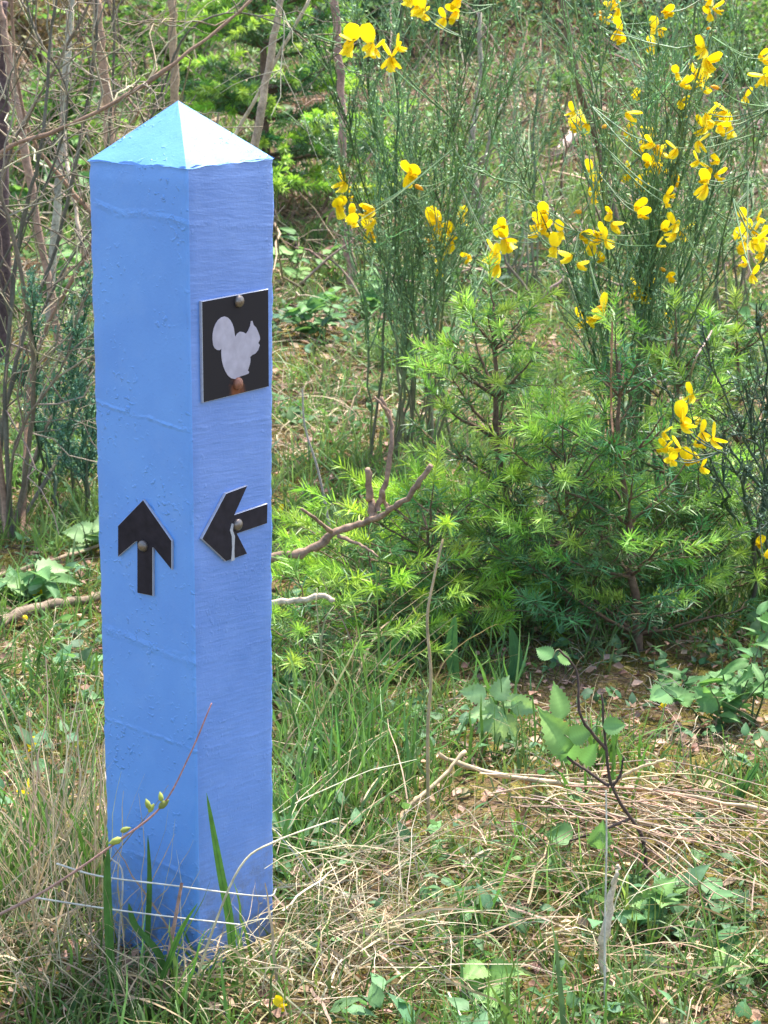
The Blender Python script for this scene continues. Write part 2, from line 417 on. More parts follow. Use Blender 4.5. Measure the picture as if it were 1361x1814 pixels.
def make_post():
    root = empty("waymarker_post", (0, 0, 0), "square blue painted wooden post with pointed top, squirrel plate and two arrows", "post")
    rng = np.random.default_rng(3)
    # shaft: ring of points round the square (rounded corners), stacked up, slightly uneven
    ring = []; fm = []
    cs = [cN, cR_, cB, cL_]; rb = .0035; per = 12
    pts = []
    for i in range(4):
        a, b = cs[i], cs[(i + 1) % 4]; d = nrm(b - a)
        for t in np.linspace(rb, PWID - rb, per): pts.append((a + d * t, i))
        nd = nrm(cs[(i + 2) % 4] - b); cc = b - d * rb + nd * rb
        pts.append((cc + (d - nd) / math.sqrt(2) * rb, i))
    P2 = np.array([p[0] for p in pts]); fid = [p[1] for p in pts]; nr = len(P2)
    zs = np.concatenate([[-.12], np.linspace(0, .975, 90), [.985, .992, .997, 1.0]])
    V = []
    for z in zs:
        q = P2.copy(); q[:, 2] = z
        edge = np.array([1.0 if (k % (per + 1)) in (0, per - 1, per) else .25 for k in range(nr)])
        rad = nrm(np.stack([q[:, 0], q[:, 1], 0 * q[:, 0]], -1))
        if 0 < z < .995: q = q + rad * (rng.normal(0, .0006, (nr, 1)) * edge[:, None])
        if z > .98:
            q[:, 2] = z + rng.normal(0, .0010, nr)
            if z > .99: q = q - rad * rng.uniform(0, .0018, (nr, 1))
        q = q + FR.u * (np.clip(((q - cN) @ FR.u) / PWID, 0, 1) * (.001 + .0095 * max(0, (z - .35) / .65) ** 1.3))[:, None]
        V.append(q)
    F = [(i * nr + j, i * nr + (j + 1) % nr, (i + 1) * nr + (j + 1) % nr, (i + 1) * nr + j) for i in range(len(zs) - 1) for j in range(nr)]
    mb = MB()
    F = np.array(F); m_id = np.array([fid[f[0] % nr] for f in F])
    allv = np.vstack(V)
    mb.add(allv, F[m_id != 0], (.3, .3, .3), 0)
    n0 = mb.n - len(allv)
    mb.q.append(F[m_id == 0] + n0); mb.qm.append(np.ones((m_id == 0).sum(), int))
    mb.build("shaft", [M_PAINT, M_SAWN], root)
    # cap: shallow pyramid, facets gridded so its rim can be a bit ragged
    cs = [cN, cR_ + FR.u * .0105, cB + FR.u * .0105, cL_]; cap = MB(); ap = np.array([0, 0, 1 + CAPH])
    for i in range(4):
        a, b = cs[i], cs[(i + 1) % 4]; K = 14; vv = []; ff = []
        up = np.array([0, 0, 1.0])
        off = 0.0012
        for r in range(K + 1):
            for c in range(K + 1):
                s_ = r / K; e = a + (b - a) * (c / K); p = (e * 1.001 + up * .999) * (1 - s_) + ap * s_
                if r == 0: p = p + nrm(np.array([e[0], e[1], 0])) * .0010 * rng.uniform(-1, 1) + up * rng.normal(0, .0006)
                elif 0 < c < K and r < K: p = p + up * rng.normal(0, .0003)
                vv.append(p)
        for r in range(K):
            for c in range(K):
                k = r * (K + 1) + c; ff.append((k, k + 1, k + K + 2, k + K + 1))
        cap.add(vv, ff, (.3, .3, .3))
    cap.build("cap", M_PAINT, root)
    # squirrel plate on the right face
    sc = 1186 / 170.0
    Z2 = lambda x, y: FR.loc(330 + x / sc, 480 + y / sc)
    c4 = [Z2(195, 382), Z2(1020, 212), Z2(1020, 1420), Z2(205, 1640)]
    u0 = (c4[0][0] + c4[3][0]) / 2; u1 = (c4[1][0] + c4[2][0]) / 2; zt = (c4[0][1] + c4[1][1]) / 2; zb = (c4[2][1] + c4[3][1]) / 2
    rect = [np.array(v) for v in ((u0, zb), (u1, zb), (u1, zt), (u0, zt))]
    b2 = Z2(632, 1390); b1 = Z2(645, 372)
    rm = rust_plate_mat(FR.pt(b2 + np.array([-.001, -.008]), .004))
    plate = prism("squirrel_plate", FR, rect, .0002, .0042, [rm, M_EDGE], root, .0006)
    sq = [(600, 815), (592, 760), (583, 700), (565, 650), (540, 605), (510, 575), (470, 560), (430, 572), (390, 605), (360, 650), (335, 710), (322, 780), (320, 850),
          (328, 910), (345, 950), (375, 975), (405, 978), (432, 960), (428, 1000), (432, 1060), (440, 1120), (455, 1180), (480, 1240), (510, 1290), (550, 1325), (600, 1335),
          (640, 1315), (665, 1300), (720, 1285), (765, 1267), (774, 1247), (757, 1230), (770, 1190), (785, 1140), (790, 1090), (785, 1062), (815, 1035), (850, 1020),
          (885, 975), (905, 915), (885, 890), (908, 845), (905, 810), (885, 750), (860, 700), (828, 665), (812, 615), (795, 620), (785, 680), (760, 740), (735, 775), (700, 755), (660, 748), (625, 775)]
    prism("squirrel_emblem", FR, [Z2(*p) for p in sq][::-1], .0040, .0047, [M_EMBLEM, M_EMBLEM], plate, 0)
    dome("bolt", FR, b1, .0074, .0041, M_BOLT, plate)
    o = dome("bolt", FR, b2, .0076, .0041, M_RUST, plate); o["label"] = "rusty lower bolt"
    s3 = 1361 / 300.0
    A = lambda x, y: FL.loc(190 + x / s3, 840 + y / s3); B = lambda x, y: FR.loc(190 + x / s3, 840 + y / s3)
    up_ = [(288, 205), (517, 535), (517, 770), (372, 592), (365, 592), (365, 980), (240, 955), (240, 540), (225, 545), (85, 665), (85, 415)]
    ar = prism("arrow", FL, [A(*p) for p in up_], .0002, .0040, [M_BLACK, M_EDGE], root, .0004); ar["label"] = "upward black arrow on the left face"
    dome("bolt", FL, A(290, 575), .0070, .0038, M_BOLT, ar)
    lf = [(762, 520), (955, 155), (1130, 90), (1025, 325), (1290, 235), (1287, 395), (1045, 478), (1128, 640), (955, 700)]
    ar2 = prism("arrow", FR, [B(*p) for p in lf], .0002, .0040, [M_BLACK, M_EDGE], root, .0004); ar2["label"] = "left pointing black arrow with chipped lower arm"
    dome("bolt", FR, B(1045, 405), .0074, .0038, M_BOLT, ar2)
    chip = [(1000, 395), (1015, 400), (1008, 450), (1025, 500), (1020, 600), (1022, 690), (995, 700), (1003, 600), (1000, 500), (985, 450)]
    prism("paint_chip", FR, [B(*p) for p in chip], .0036, .0045, [M_EDGE, M_EDGE], ar2, 0)
make_post()
def in_post(x, y, m=.006):
    ca, sa = math.cos(-YAW - math.pi / 4), math.sin(-YAW - math.pi / 4)
    u = x * ca - y * sa; v = x * sa + y * ca
    return (np.abs(u) < PWID / 2 + m) & (np.abs(v) < PWID / 2 + m)

# ------------------------------------------------------------------ conifers
def needles(mb, rng, P, n, nl, col, wid, fwd=.55, flat=.35, rangef=(0, 1)):
    """n needles round each of the paths P (m,k,3)"""
    m, k, _ = P.shape
    t = rng.uniform(rangef[0], rangef[1], (m, n)) * (k - 1); i = np.minimum(t.astype(int), k - 2); f = (t - i)[..., None]
    mi = np.arange(m)[:, None]
    p = P[mi, i] * (1 - f) + P[mi, i + 1] * f; T = nrm(P[mi, i + 1] - P[mi, i])
    p = p.reshape(-1, 3); T = T.reshape(-1, 3); tt = (t / (k - 1)).reshape(-1)
    R = rng.normal(0, 1, p.shape); R[:, 2] = R[:, 2] * (1 - flat) + .12; R = nrm(R - T * np.sum(R * T, -1, keepdims=True))
    fw = (fwd + .5 * np.clip(tt - .75, 0, 1) * 4 * .5 + rng.normal(0, .12, len(p)))[:, None]
    D = nrm(R + T * fw)
    L = nl * rng.uniform(.75, 1.15, len(p)); D = D
    S = nrm(np.cross(D, R + rng.normal(0, .6, p.shape)))
    Q = np.stack([p, p + D * L[:, None] * .55 + np.array([0, 0, -.0006]), p + D * L[:, None] + np.array([0, 0, -1.]) * L[:, None] * .08], 1)
    W = np.array([wid * .7, wid, wid * .25])
    cc = np.repeat(col, n, 0) if col.ndim == 2 and len(col) == m else col
    cc = cc * np.exp(rng.normal(0, .13, (len(cc), 1)))
    mb.ribbon(Q, W[None], S, cc)

def fir(name, label, cat, base, top, seed, spread, nl=.033, wid=.0021, dens=300, gap=.105, elev=(12, 38), old=(.085, .19, .06), new=(.33, .50, .10),
        newf=.55, group=None, tr=.008, perw=5, t0=.06, taper=.75, twk=.62, barkc=(.16, .10, .065), flat=.6, newlen=.074, ndens=470):
    rng = np.random.default_rng(seed); base = np.asarray(base); top = np.asarray(top)
    root = empty(name, base, label, cat, group)
    H = np.linalg.norm(top - base); K = 16
    t = np.linspace(0, 1, K)
    tp = base + (top - base) * t[:, None] + np.cumsum(rng.normal(0, .0035, (K, 3)) * [1, 1, 0], 0)
    mb = MB(); mb.tube(tp - base, tr * (1 - t * .82) + .0006, np.array(barkc), 8, True); mb.build("trunk", M_BARK, root, True)
    z = t0 * H
    specs = []
    while z < H * .965:
        s_ = z / H; n = perw if rng.random() < .7 else perw - 1; a0 = rng.uniform(0, 6.28)
        for j in range(n): specs.append((s_, a0 + 6.283 * j / n + rng.normal(0, .25), 1.0))
        for j in range(1): specs.append((min(.97, s_ + rng.uniform(.1, .9) * gap / H), rng.uniform(0, 6.28), .6))
        z += gap * rng.uniform(.8, 1.2)
    specs.append((.93, None, 1))
    for s_, az, f in specs:
        o = np.array([np.interp(s_, t, tp[:, i]) for i in range(3)]) - base
        if az is None:
            D = nrm((top - base)[None] / H + rng.normal(0, .04, (1, 3)))[0]; bl = .075
        else:
            el = math.radians(rng.uniform(*elev)) + s_ * .35
            D = np.array([math.cos(az) * math.cos(el), math.sin(az) * math.cos(el), math.sin(el)])
            bl = (spread * (1 - s_) ** taper + .05) * f * rng.uniform(.75, 1.1)
        k = 9
        bp = arcs(rng, o[None], D[None], [bl], k, .05 if az is not None else -.05, .05)[0]
        bp = bp + np.array([0, 0, 1.]) * (np.linspace(0, 1, k) ** 3)[:, None] * bl * .08
        nt = max(2, int(bl / .028 * twk)) if az is not None else 0
        if nt:
            u = np.linspace(.22, .93, nt); side = np.where(np.arange(nt) % 2 == 0, 1, -1)
            oi = np.stack([np.interp(u, np.linspace(0, 1, k), bp[:, i]) for i in range(3)], -1)
            T = nrm(np.gradient(bp, axis=0)); Ti = np.stack([np.interp(u, np.linspace(0, 1, k), T[:, i]) for i in range(3)], -1)
            sd_ = nrm(np.cross(Ti, [0, 0, 1.])) * side[:, None] + rng.normal(0, .25, (nt, 3))
            TD = nrm(Ti * .75 + sd_ * .75 + np.array([0, 0, .12]))
            TL = np.clip((1 - u) * bl * .62 * rng.uniform(.6, 1.2, nt) + .022, .02, .16)
            tw = arcs(rng, oi, TD, TL, 6, .05, .06)
        else: tw = np.zeros((0, 6, 3)); TL = np.zeros(0)
        wood = MB(); wood.tube(bp, np.linspace(tr * .42 * min(1, bl / .2 + .3), .0012, k), np.array(barkc) * .9, 5)
        if nt: wood.tube(tw, np.linspace(.0016, .0008, 6)[None], np.array([.15, .11, .06]), 4)
        bo = wood.build("branch", M_BARK, root)
        nb = MB(); nn = max(10, int(bl * dens * .8))
        old_ = old; bv = math.exp(rng.normal(0, .25)); old = tuple(np.array(old_) * bv * [1 + rng.normal(0, .12), 1, 1 + rng.normal(0, .15)]); oc = tint(rng, 1, old, var=.12)
        bp6 = spline(bp[[0, 2, 4, 6, 8]], 9)
        needles(nb, rng, bp6[None], nn, nl, np.repeat(oc, 1, 0), wid, .5, flat, (.12, 1))
        if nt:
            n2 = max(8, int(np.mean(TL) * dens * 1.15))
            needles(nb, rng, tw, n2, nl * .95, tint(rng, nt, old, tuple(np.array(old) * [1.5, 1.4, 1.2]), var=.15), wid, .5, flat)
        tag(nb.build("needles", M_NEEDLE, bo), kind="stuff"); old = old_
        # fresh shoots at the tips
        tips = []; dirs = []
        if rng.random() < newf or az is None: tips.append(bp[-1]); dirs.append(nrm(bp[-1] - bp[-3]))
        for q in range(nt):
            if rng.random() < newf * .8: tips.append(tw[q, -1]); dirs.append(nrm(tw[q, -1] - tw[q, -3]))
        if tips:
            tips = np.array(tips); dirs = np.array(dirs); ns = len(tips)
            sp = arcs(rng, tips - dirs * .006, nrm(dirs + np.array([0, 0, .05])), newlen * rng.uniform(.5, 1.2, ns), 5, .08, .04)
            sc_ = tint(rng, ns, new, new, tuple(np.array(new) * [.55, .72, .8]), var=.15)
            for q in range(ns):
                sh = MB(); sh.tube(sp[q], np.linspace(.0012, .0007, 5), sc_[q] * .9, 4)
                needles(sh, rng, sp[q:q + 1], int(ndens * newlen * 1.5), nl * .9, sc_[q:q + 1], wid * 1.05, .85, .15, (.0, 1))
                sh.build("new_shoot", M_SHOOT, bo)
    return root

gF = "young firs in front of the broom"
fir("fir_sapling", "tallest young fir with thick upright leader, just right of the picture's middle", "sapling", ground(905, 1085), at(888, 545, 1.42), 11, .24, group=gF, tr=.011, newf=.5)
fir("fir_sapling", "young fir with thin reddish leader rising between the other firs", "sapling", ground(1132, 1155), at(1090, 640, 1.2), 12, .20, group=gF, tr=.009, newf=.3, old=(.06, .18, .065))
fir("fir_sapling", "bushy young fir below the flower cluster at right", "sapling", ground(1195, 1045), at(1170, 590, 1.55), 13, .24, group=gF, newf=.4, tr=.009)
fir("fir_sapling", "low spreading fir with bright lime new tips beside the cut branch", "sapling", ground(785, 1105), at(772, 905, 1.25), 14, .24, group=gF, newf=.75, gap=.055, tr=.006, new=(.34, .52, .07), elev=(0, 22), taper=.5, newlen=.075)
fir("fir_sapling", "small fir half shaded at the right foot of the fir thicket", "sapling", ground(1235, 1075), at(1232, 880, 1.4), 15, .16, group=gF, newf=.25, gap=.05, tr=.006)
fir("fir_sapling", "slim fir against the right picture edge behind the yellow cluster", "sapling", ground(1330, 985), at(1300, 585, 1.85), 16, .20, group=gF, newf=.3, tr=.008)
fir("fir_sapling", "squat fir at the centre of the thicket under the two leaders", "sapling", ground(1010, 1120), at(1005, 800, 1.22), 17, .24, group=gF, newf=.35, gap=.06, tr=.007)
fir("fir_sapling", "low fir reaching flat pale sprays from the thicket toward the post", "sapling", ground(665, 1135), at(660, 985, ground(665, 1135)[1]), 19, .20, group=gF, newf=.7, gap=.05, tr=.005, new=(.36, .54, .09), elev=(0, 18), taper=.4, newlen=.07)
fir("fir_sapling", "tiny fir with flat sprays touching the post's right edge", "sapling", ground(540, 1195), at(530, 1085, .97), 18, .13, group=gF, newf=.4, gap=.04, tr=.004, elev=(0, 20), taper=.4)

# spruce behind the post
fir("spruce_tree", "bright green layered spruce behind the post's pointed top", "tree", ground(470, 400), at(462, -190, 5.9), 21, .50, nl=.036, wid=.0055, dens=300, gap=.14, elev=(-4, 12),
    old=(.08, .18, .06), new=(.38, .56, .10), newf=.9, tr=.022, perw=6, t0=.12, taper=.55, flat=.5, newlen=.11, twk=.7, ndens=330)

# ------------------------------------------------------------------ broom
def flower_template(op=1.25, dr=-.9, sp=.34):
    mb = MB()
    def petal(L, W, curl, fold, rot, off, n=6):
        """petal growing along +y, lying in xy, cupped"""
        V = []; s_ = np.linspace(0, 1, n)
        for a in s_:
            w = W * (math.sin(math.pi * min(1, a * .80 + .08)) ** .65) * .5
            for b in (-1, -.5, 0, .5, 1): V.append([b * w, a * L, curl * a * a * L + fold * abs(b) ** 1.5 * w])
        V = np.array(V); c, s1 = math.cos(rot[0]), math.sin(rot[0]); V = V @ np.array([[1, 0, 0], [0, c, s1], [0, -s1, c]])
        c, s1 = math.cos(rot[1]), math.sin(rot[1]); V = V @ np.array([[c, s1, 0], [-s1, c, 0], [0, 0, 1]])
        F = [(i * 5 + j, i * 5 + j + 1, i * 5 + j + 6, i * 5 + j + 5) for i in range(n - 1) for j in range(4)]
        return V + np.array(off), F
    y1 = np.array([.93, .77, .02]); y2 = np.array([.90, .62, .012])
    def addp(V, F, n=6):
        g = np.repeat(np.linspace(0, 1, n), 5)[:, None] ** .7; mb.add(V, F, y2 * (1 - g) + y1 * g)
    V, F = petal(1.05, .95, -.22, -.45, (op, 0), (0, .05, 0)); addp(V, F)
    for sg in (-1, 1):
        V, F = petal(.95, .62, .25, -.6, (dr, sg * sp), (sg * .05, .04, -.02)); addp(V, F)
    V, F = petal(.9, .50, .45, 1.0, (-.95, 0), (0, .02, -.06)); addp(V, F)
    V, F = petal(.28, .34, .0, .6, (.2, 0), (0, -.18, -.04)); mb.add(V, F, np.array([.20, .26, .04]))
    o = mb.build("flower", M_PETAL, None, smooth=True); me = o.data; bpy.data.objects.remove(o); return me
FLOWER = flower_template(); FLOWERS = [FLOWER, flower_template(.75, -.55, .2), flower_template(1.5, -1.15, .6), flower_template(1.0, -.3, .12)]
def bud_template():
    mb = MB(); P = np.array([[0, 0, 0], [0, .3, .04], [0, .65, .05], [0, .9, 0]]); mb.tube(P, np.array([.06, .17, .15, .03]), np.array([.78, .40, .015]), 7)
    P = np.array([[0, -.15, 0], [0, .05, .0], [0, .22, .02]]); mb.tube(P, np.array([.05, .13, .12]), np.array([.18, .2, .05]), 6)
    o = mb.build("bud", M_PETAL, None, smooth=True); me = o.data; bpy.data.objects.remove(o); return me
BUD = bud_template()

LEAFLET = (np.array([[0, 0, 0], [-.5, .45, .06], [0, .5, -.04], [.5, .45, .06], [0, 1., 0]]), np.array([[0, 2, 1], [0, 3, 2], [1, 2, 4], [2, 3, 4]]))
def broom(label, base, targets, seed, flowers=(), group="broom bushes", thick=.0055, ntw=26, leaf=True, greens=((.13, .23, .10), (.18, .29, .11), (.17, .28, .15)), low=(.15, .14, .085), twl=(.10, .30), bare=.38, spread=.05, nleaf=13):
    rng = np.random.default_rng(seed); base = np.asarray(base)
    root = empty("broom_bush", base, label, "bush", group)
    K = 16; tt = np.linspace(0, 1, K); paths = []; objs = []; twm = []
    for tg in targets:
        tg = np.asarray(tg); b0 = base + np.array([rng.normal(0, spread), rng.normal(0, spread), -.02]); v = tg - b0
        out = np.array([v[0], v[1], 0])
        P = b0 + v * tt[:, None] - out * (np.sin(tt * np.pi) * .16)[:, None]
        w = np.cumsum(rng.normal(0, .008, (K, 3)), 0); P = P + (w - w[:1])
        paths.append(P - base)
    paths = np.array(paths)
    # flowers go to the nearest stem
    fl_by = {i: [] for i in range(len(paths))}
    for f in flowers:
        d = np.linalg.norm(paths[:, 5:] + base - np.array([0, 0, .03]) - f[0], axis=2); i, j = np.unravel_index(np.argmin(d), d.shape)
        fl_by[i].append((f, j + 5))
    for i, P in enumerate(paths):
        mb = MB(); g = tint(rng, 1, greens[0], greens[1], var=.3)[0] * .8
        cm = np.clip((tt - bare * .5) / .35, 0, 1)[:, None]; cc = np.array(low) * rng.uniform(.8, 1.5) * (1 - cm) + g * cm
        mb.tube(P, np.linspace(thick, .0011, K) * rng.uniform(.7, 1.25), cc[None], 6)
        st = mb.build("stem", M_BROOM, root)
        n = ntw; u = rng.uniform(bare, 1.0, n) ** .85; oi = np.stack([np.interp(u, tt, P[:, q]) for q in range(3)], -1)
        T = nrm(np.gradient(P, axis=0)); Ti = np.stack([np.interp(u, tt, T[:, q]) for q in range(3)], -1)
        D = nrm(Ti + rng.normal(0, .38, (n, 3)) + np.array([0, 0, .25])); L = rng.uniform(*twl, n) * (1.15 - .5 * u)
        tw = arcs(rng, oi, D, L, 7, rng.normal(.03, .08, n), .05)
        n2 = n * 3; idx = rng.integers(0, n, n2); q = rng.uniform(.15, .8, n2); ii = (q * 6).astype(int)
        o2 = tw[idx, ii]; D2 = nrm(nrm(tw[idx, ii + 1 - (ii == 6)] - tw[idx, np.maximum(ii - 1, 0)]) + rng.normal(0, .35, (n2, 3)) + np.array([0, 0, .1]))
        L2 = L[idx] * rng.uniform(.3, .6, n2); tw2 = arcs(rng, o2, D2, L2, 5, .03, .05)
        tm = MB(); gc = tint(rng, n, *greens, var=.25) * math.exp(rng.normal(-.12, .22))
        tm.tube(tw, np.linspace(.0017, .0008, 7)[None], gc, 4); tm.tube(tw2, np.linspace(.0011, .0006, 5)[None], gc[idx] * 1.1, 3)
        # pedicels to the flowers
        for (f, j) in fl_by[i]:
            a = P[j]; e = f[0] - base; m_ = a * .4 + e * .6 + np.array([0, 0, -.01])
            tm.tube(spline([a, m_, e], 7), np.linspace(.0014, .0008, 7), tint(rng, 1, *greens)[0], 4)
        tag(tm.build("twigs", M_BROOM, st), kind="stuff")
        if leaf:
            allp = np.concatenate([tw[:, 1:].reshape(-1, 3), tw2[:, 1:].reshape(-1, 3)])
            nl = n * nleaf; pi = rng.integers(0, len(allp), nl); lp = allp[pi] + rng.normal(0, .003, (nl, 3))
            LD = rdir(rng, nl, -5, 70); sz = rng.uniform(.006, .013, nl); M = frame(LD, roll=rng.uniform(0, 6.28, nl)) * np.stack([sz * .42, sz, sz], -1)[..., None]
            lm = MB(); lm.inst(*LEAFLET, M, lp, tint(rng, nl, *[tuple(np.array(c) * 1.25) for c in greens], var=.25)); tag(lm.build("leaves", M_BROOM, st), kind="stuff")
        for (f, j) in fl_by[i]:
            o = bpy.data.objects.new("bud" if f[2] else "flower", BUD if f[2] else FLOWERS[rng.integers(4)]); COL.objects.link(o); o.parent = st
            o.location = tuple(f[0] - base); o.scale = (f[1] * rng.uniform(.8, 1.15), f[1], f[1] * rng.uniform(.85, 1.2))
            o.rotation_euler = (rng.uniform(-.55, .45), rng.uniform(-.35, .35), math.pi + rng.uniform(-1.5, 1.5))
    return root
frng = np.random.default_rng(77)
def fset(lst, Y0, Y1, s=.026, pr=(.35, .45, .20)):
    r = []
    for x, y in lst:
        Yc = frng.uniform(Y0, Y1)
        for q in range(frng.choice([1, 2, 3], p=pr)):
            Y = Yc + frng.normal(0, .015); sc_ = s * frng.uniform(.65, 1.15) * (Y + 2.47) / (Y0 * .5 + Y1 * .5 + 2.47)
            r.append((at(x + (frng.normal(0, 6) if q else 0), y + 6 + (frng.normal(0, 14) if q else 0), Y), sc_, frng.random() < .10))
    return r
F2 = [(1182,14),(1159,44),(1158,73),(1247,79),(1252,99),(1351,99),(1354,126),(1243,135),(1276,152),(1204,143),(1206,171),(1208,191),(1119,166),(1110,191),(1110,219),(1018,191),(1031,208),(1074,217),
      (1163,222),(1144,239),(1252,195),(1252,219),(1238,243),(1286,202),(1276,215),(1131,263),(1163,260),(1160,284),(1149,280),(1136,308),(1199,256),(1201,273),(1197,301),(1259,290),(1252,321),(1050,321),
      (1049,342),(1127,360),(1180,355),(1197,390),(1208,400),(1173,400),(963,366),(967,390),(955,407),(994,403),(1030,410),(1014,444),(1085,386),(1071,408),(1069,453),(1341,379),(1320,400),(1313,424),
      (1341,417),(1351,441),(1324,461),(1187,484),(1137,499),(1141,514),(1190,560),(1071,540),(1054,557),(1040,560),(1096,8),(1067,29),(1100,45),(1262,7),(1320,164)]
F1 = [(606,340),(602,359),(625,375),(627,390),(665,382),(660,401),(763,367),(778,390),(790,405),(797,432),(774,428),(820,382),(832,447),(889,394),(893,417),(881,443),(736,302),(740,4),(751,10),
      (809,13),(788,25),(621,65),(696,94),(658,70)]
F3 = [(1175,759),(1184,788),(1193,803),(1208,744),(1208,788),(1241,733),(1243,759),(1261,770),(1228,781),(1222,808),(1241,807),(1241,821),(1353,976),(1342,957),(1228,692)]
rb_ = np.random.default_rng(8)
def targ(lst, Y0, Y1): return [at(x, y, rb_.uniform(Y0, Y1)) for x, y in lst]
broom("green broom with bare dark lower stems and few flowers, right of the post", ground(748, 815),
      targ([(560,60),(600,-60),(640,20),(650,180),(665,-80),(690,260),(735,60),(750,-100),(790,180),(800,-90),(822,60),(860,120),(880,-20),(905,60),(700,120),(610,330),(640,390),(560,240),(800,360),(900,300),(880,420)], 2.0, 3.1),
      31, fset(F1, 1.9, 2.6, .033), thick=.0037, ntw=24, bare=.30, nleaf=20)
broom("flowering broom full of yellow blossom behind the firs at right", ground(1112, 985),
      targ([(950,330),(990,380),(985,120),(1030,180),(1045,20),(1080,-60),(1110,140),(1140,260),(1150,80),(1180,-80),(1200,120),(1215,-40),(1235,200),(1262,60),(1280,260),(1300,-20),(1330,90),(1345,330),(1365,180),(1395,60),(1330,420),(1010,430),(1070,380),(1175,330),(1215,390),(1400,300)], 1.35, 2.2),
      32, fset(F2, 1.25, 2.0, .026), ntw=17, thick=.0042, bare=.40)
broom("greyish broom arching in from the right picture edge", ground(1395, 1060),
      targ([(1255,600),(1170,700),(1235,740),(1300,680),(1340,560),(1350,860),(1400,600),(1335,960),(1440,520),(1290,820)], 1.0, 1.4),
      33, fset(F3, .95, 1.25, .024, (.8, .2, 0)), ntw=12, thick=.0050, greens=((.07, .115, .075), (.09, .14, .10), (.08, .13, .07)), low=(.17, .14, .11), bare=.3, twl=(.06, .18))
broom("broom bush filling the top right corner behind the flowers", ground(1290, 560),
      targ([(1150,20),(1230,60),(1260,-80),(1300,20),(1370,40),(1400,140),(1330,230),(1120,160),(1280,-40)], 4.0, 5.2), 34, ntw=12, thick=.0045, nleaf=9)
broom("broom bush in the middle distance between post and first broom", ground(930, 520),
      targ([(900,-20),(970,-60),(1000,40),(930,150),(880,120),(1020,160),(860,220),(960,220),(840,30)], 4.4, 5.6), 35, ntw=12, thick=.0045, nleaf=9)
broom("leafy broom low behind the left side of the post", ground(120, 905),
      targ([(70,520),(100,480),(130,560),(160,620),(60,640),(100,700),(150,760),(190,560),(210,700),(80,800)], 1.7, 2.3), 36, ntw=16, thick=.004, bare=.25, twl=(.05, .13), greens=((.07, .16, .10), (.09, .19, .12)), nleaf=40)

# ------------------------------------------------------------------ woody pieces
def branch_mesh(mb, pts, r0, r1, col, k=None, sides=7, rng=None, rough=.12, cap=True):
    k = k or max(8, len(pts) * 4)
    P = spline(pts, k); R = np.linspace(r0, r1, k)
    if rng is not None: R = R * np.exp(rng.normal(0, rough, k)); P = P + rng.normal(0, r0 * .18, (k, 3))
    c = np.asarray(col, float)
    if rng is not None and c.ndim == 1: c = (c * np.exp(rng.normal(0, .15, (k, 1))))[None]
    mb.tube(P, R, c, sides, cap)
    return P

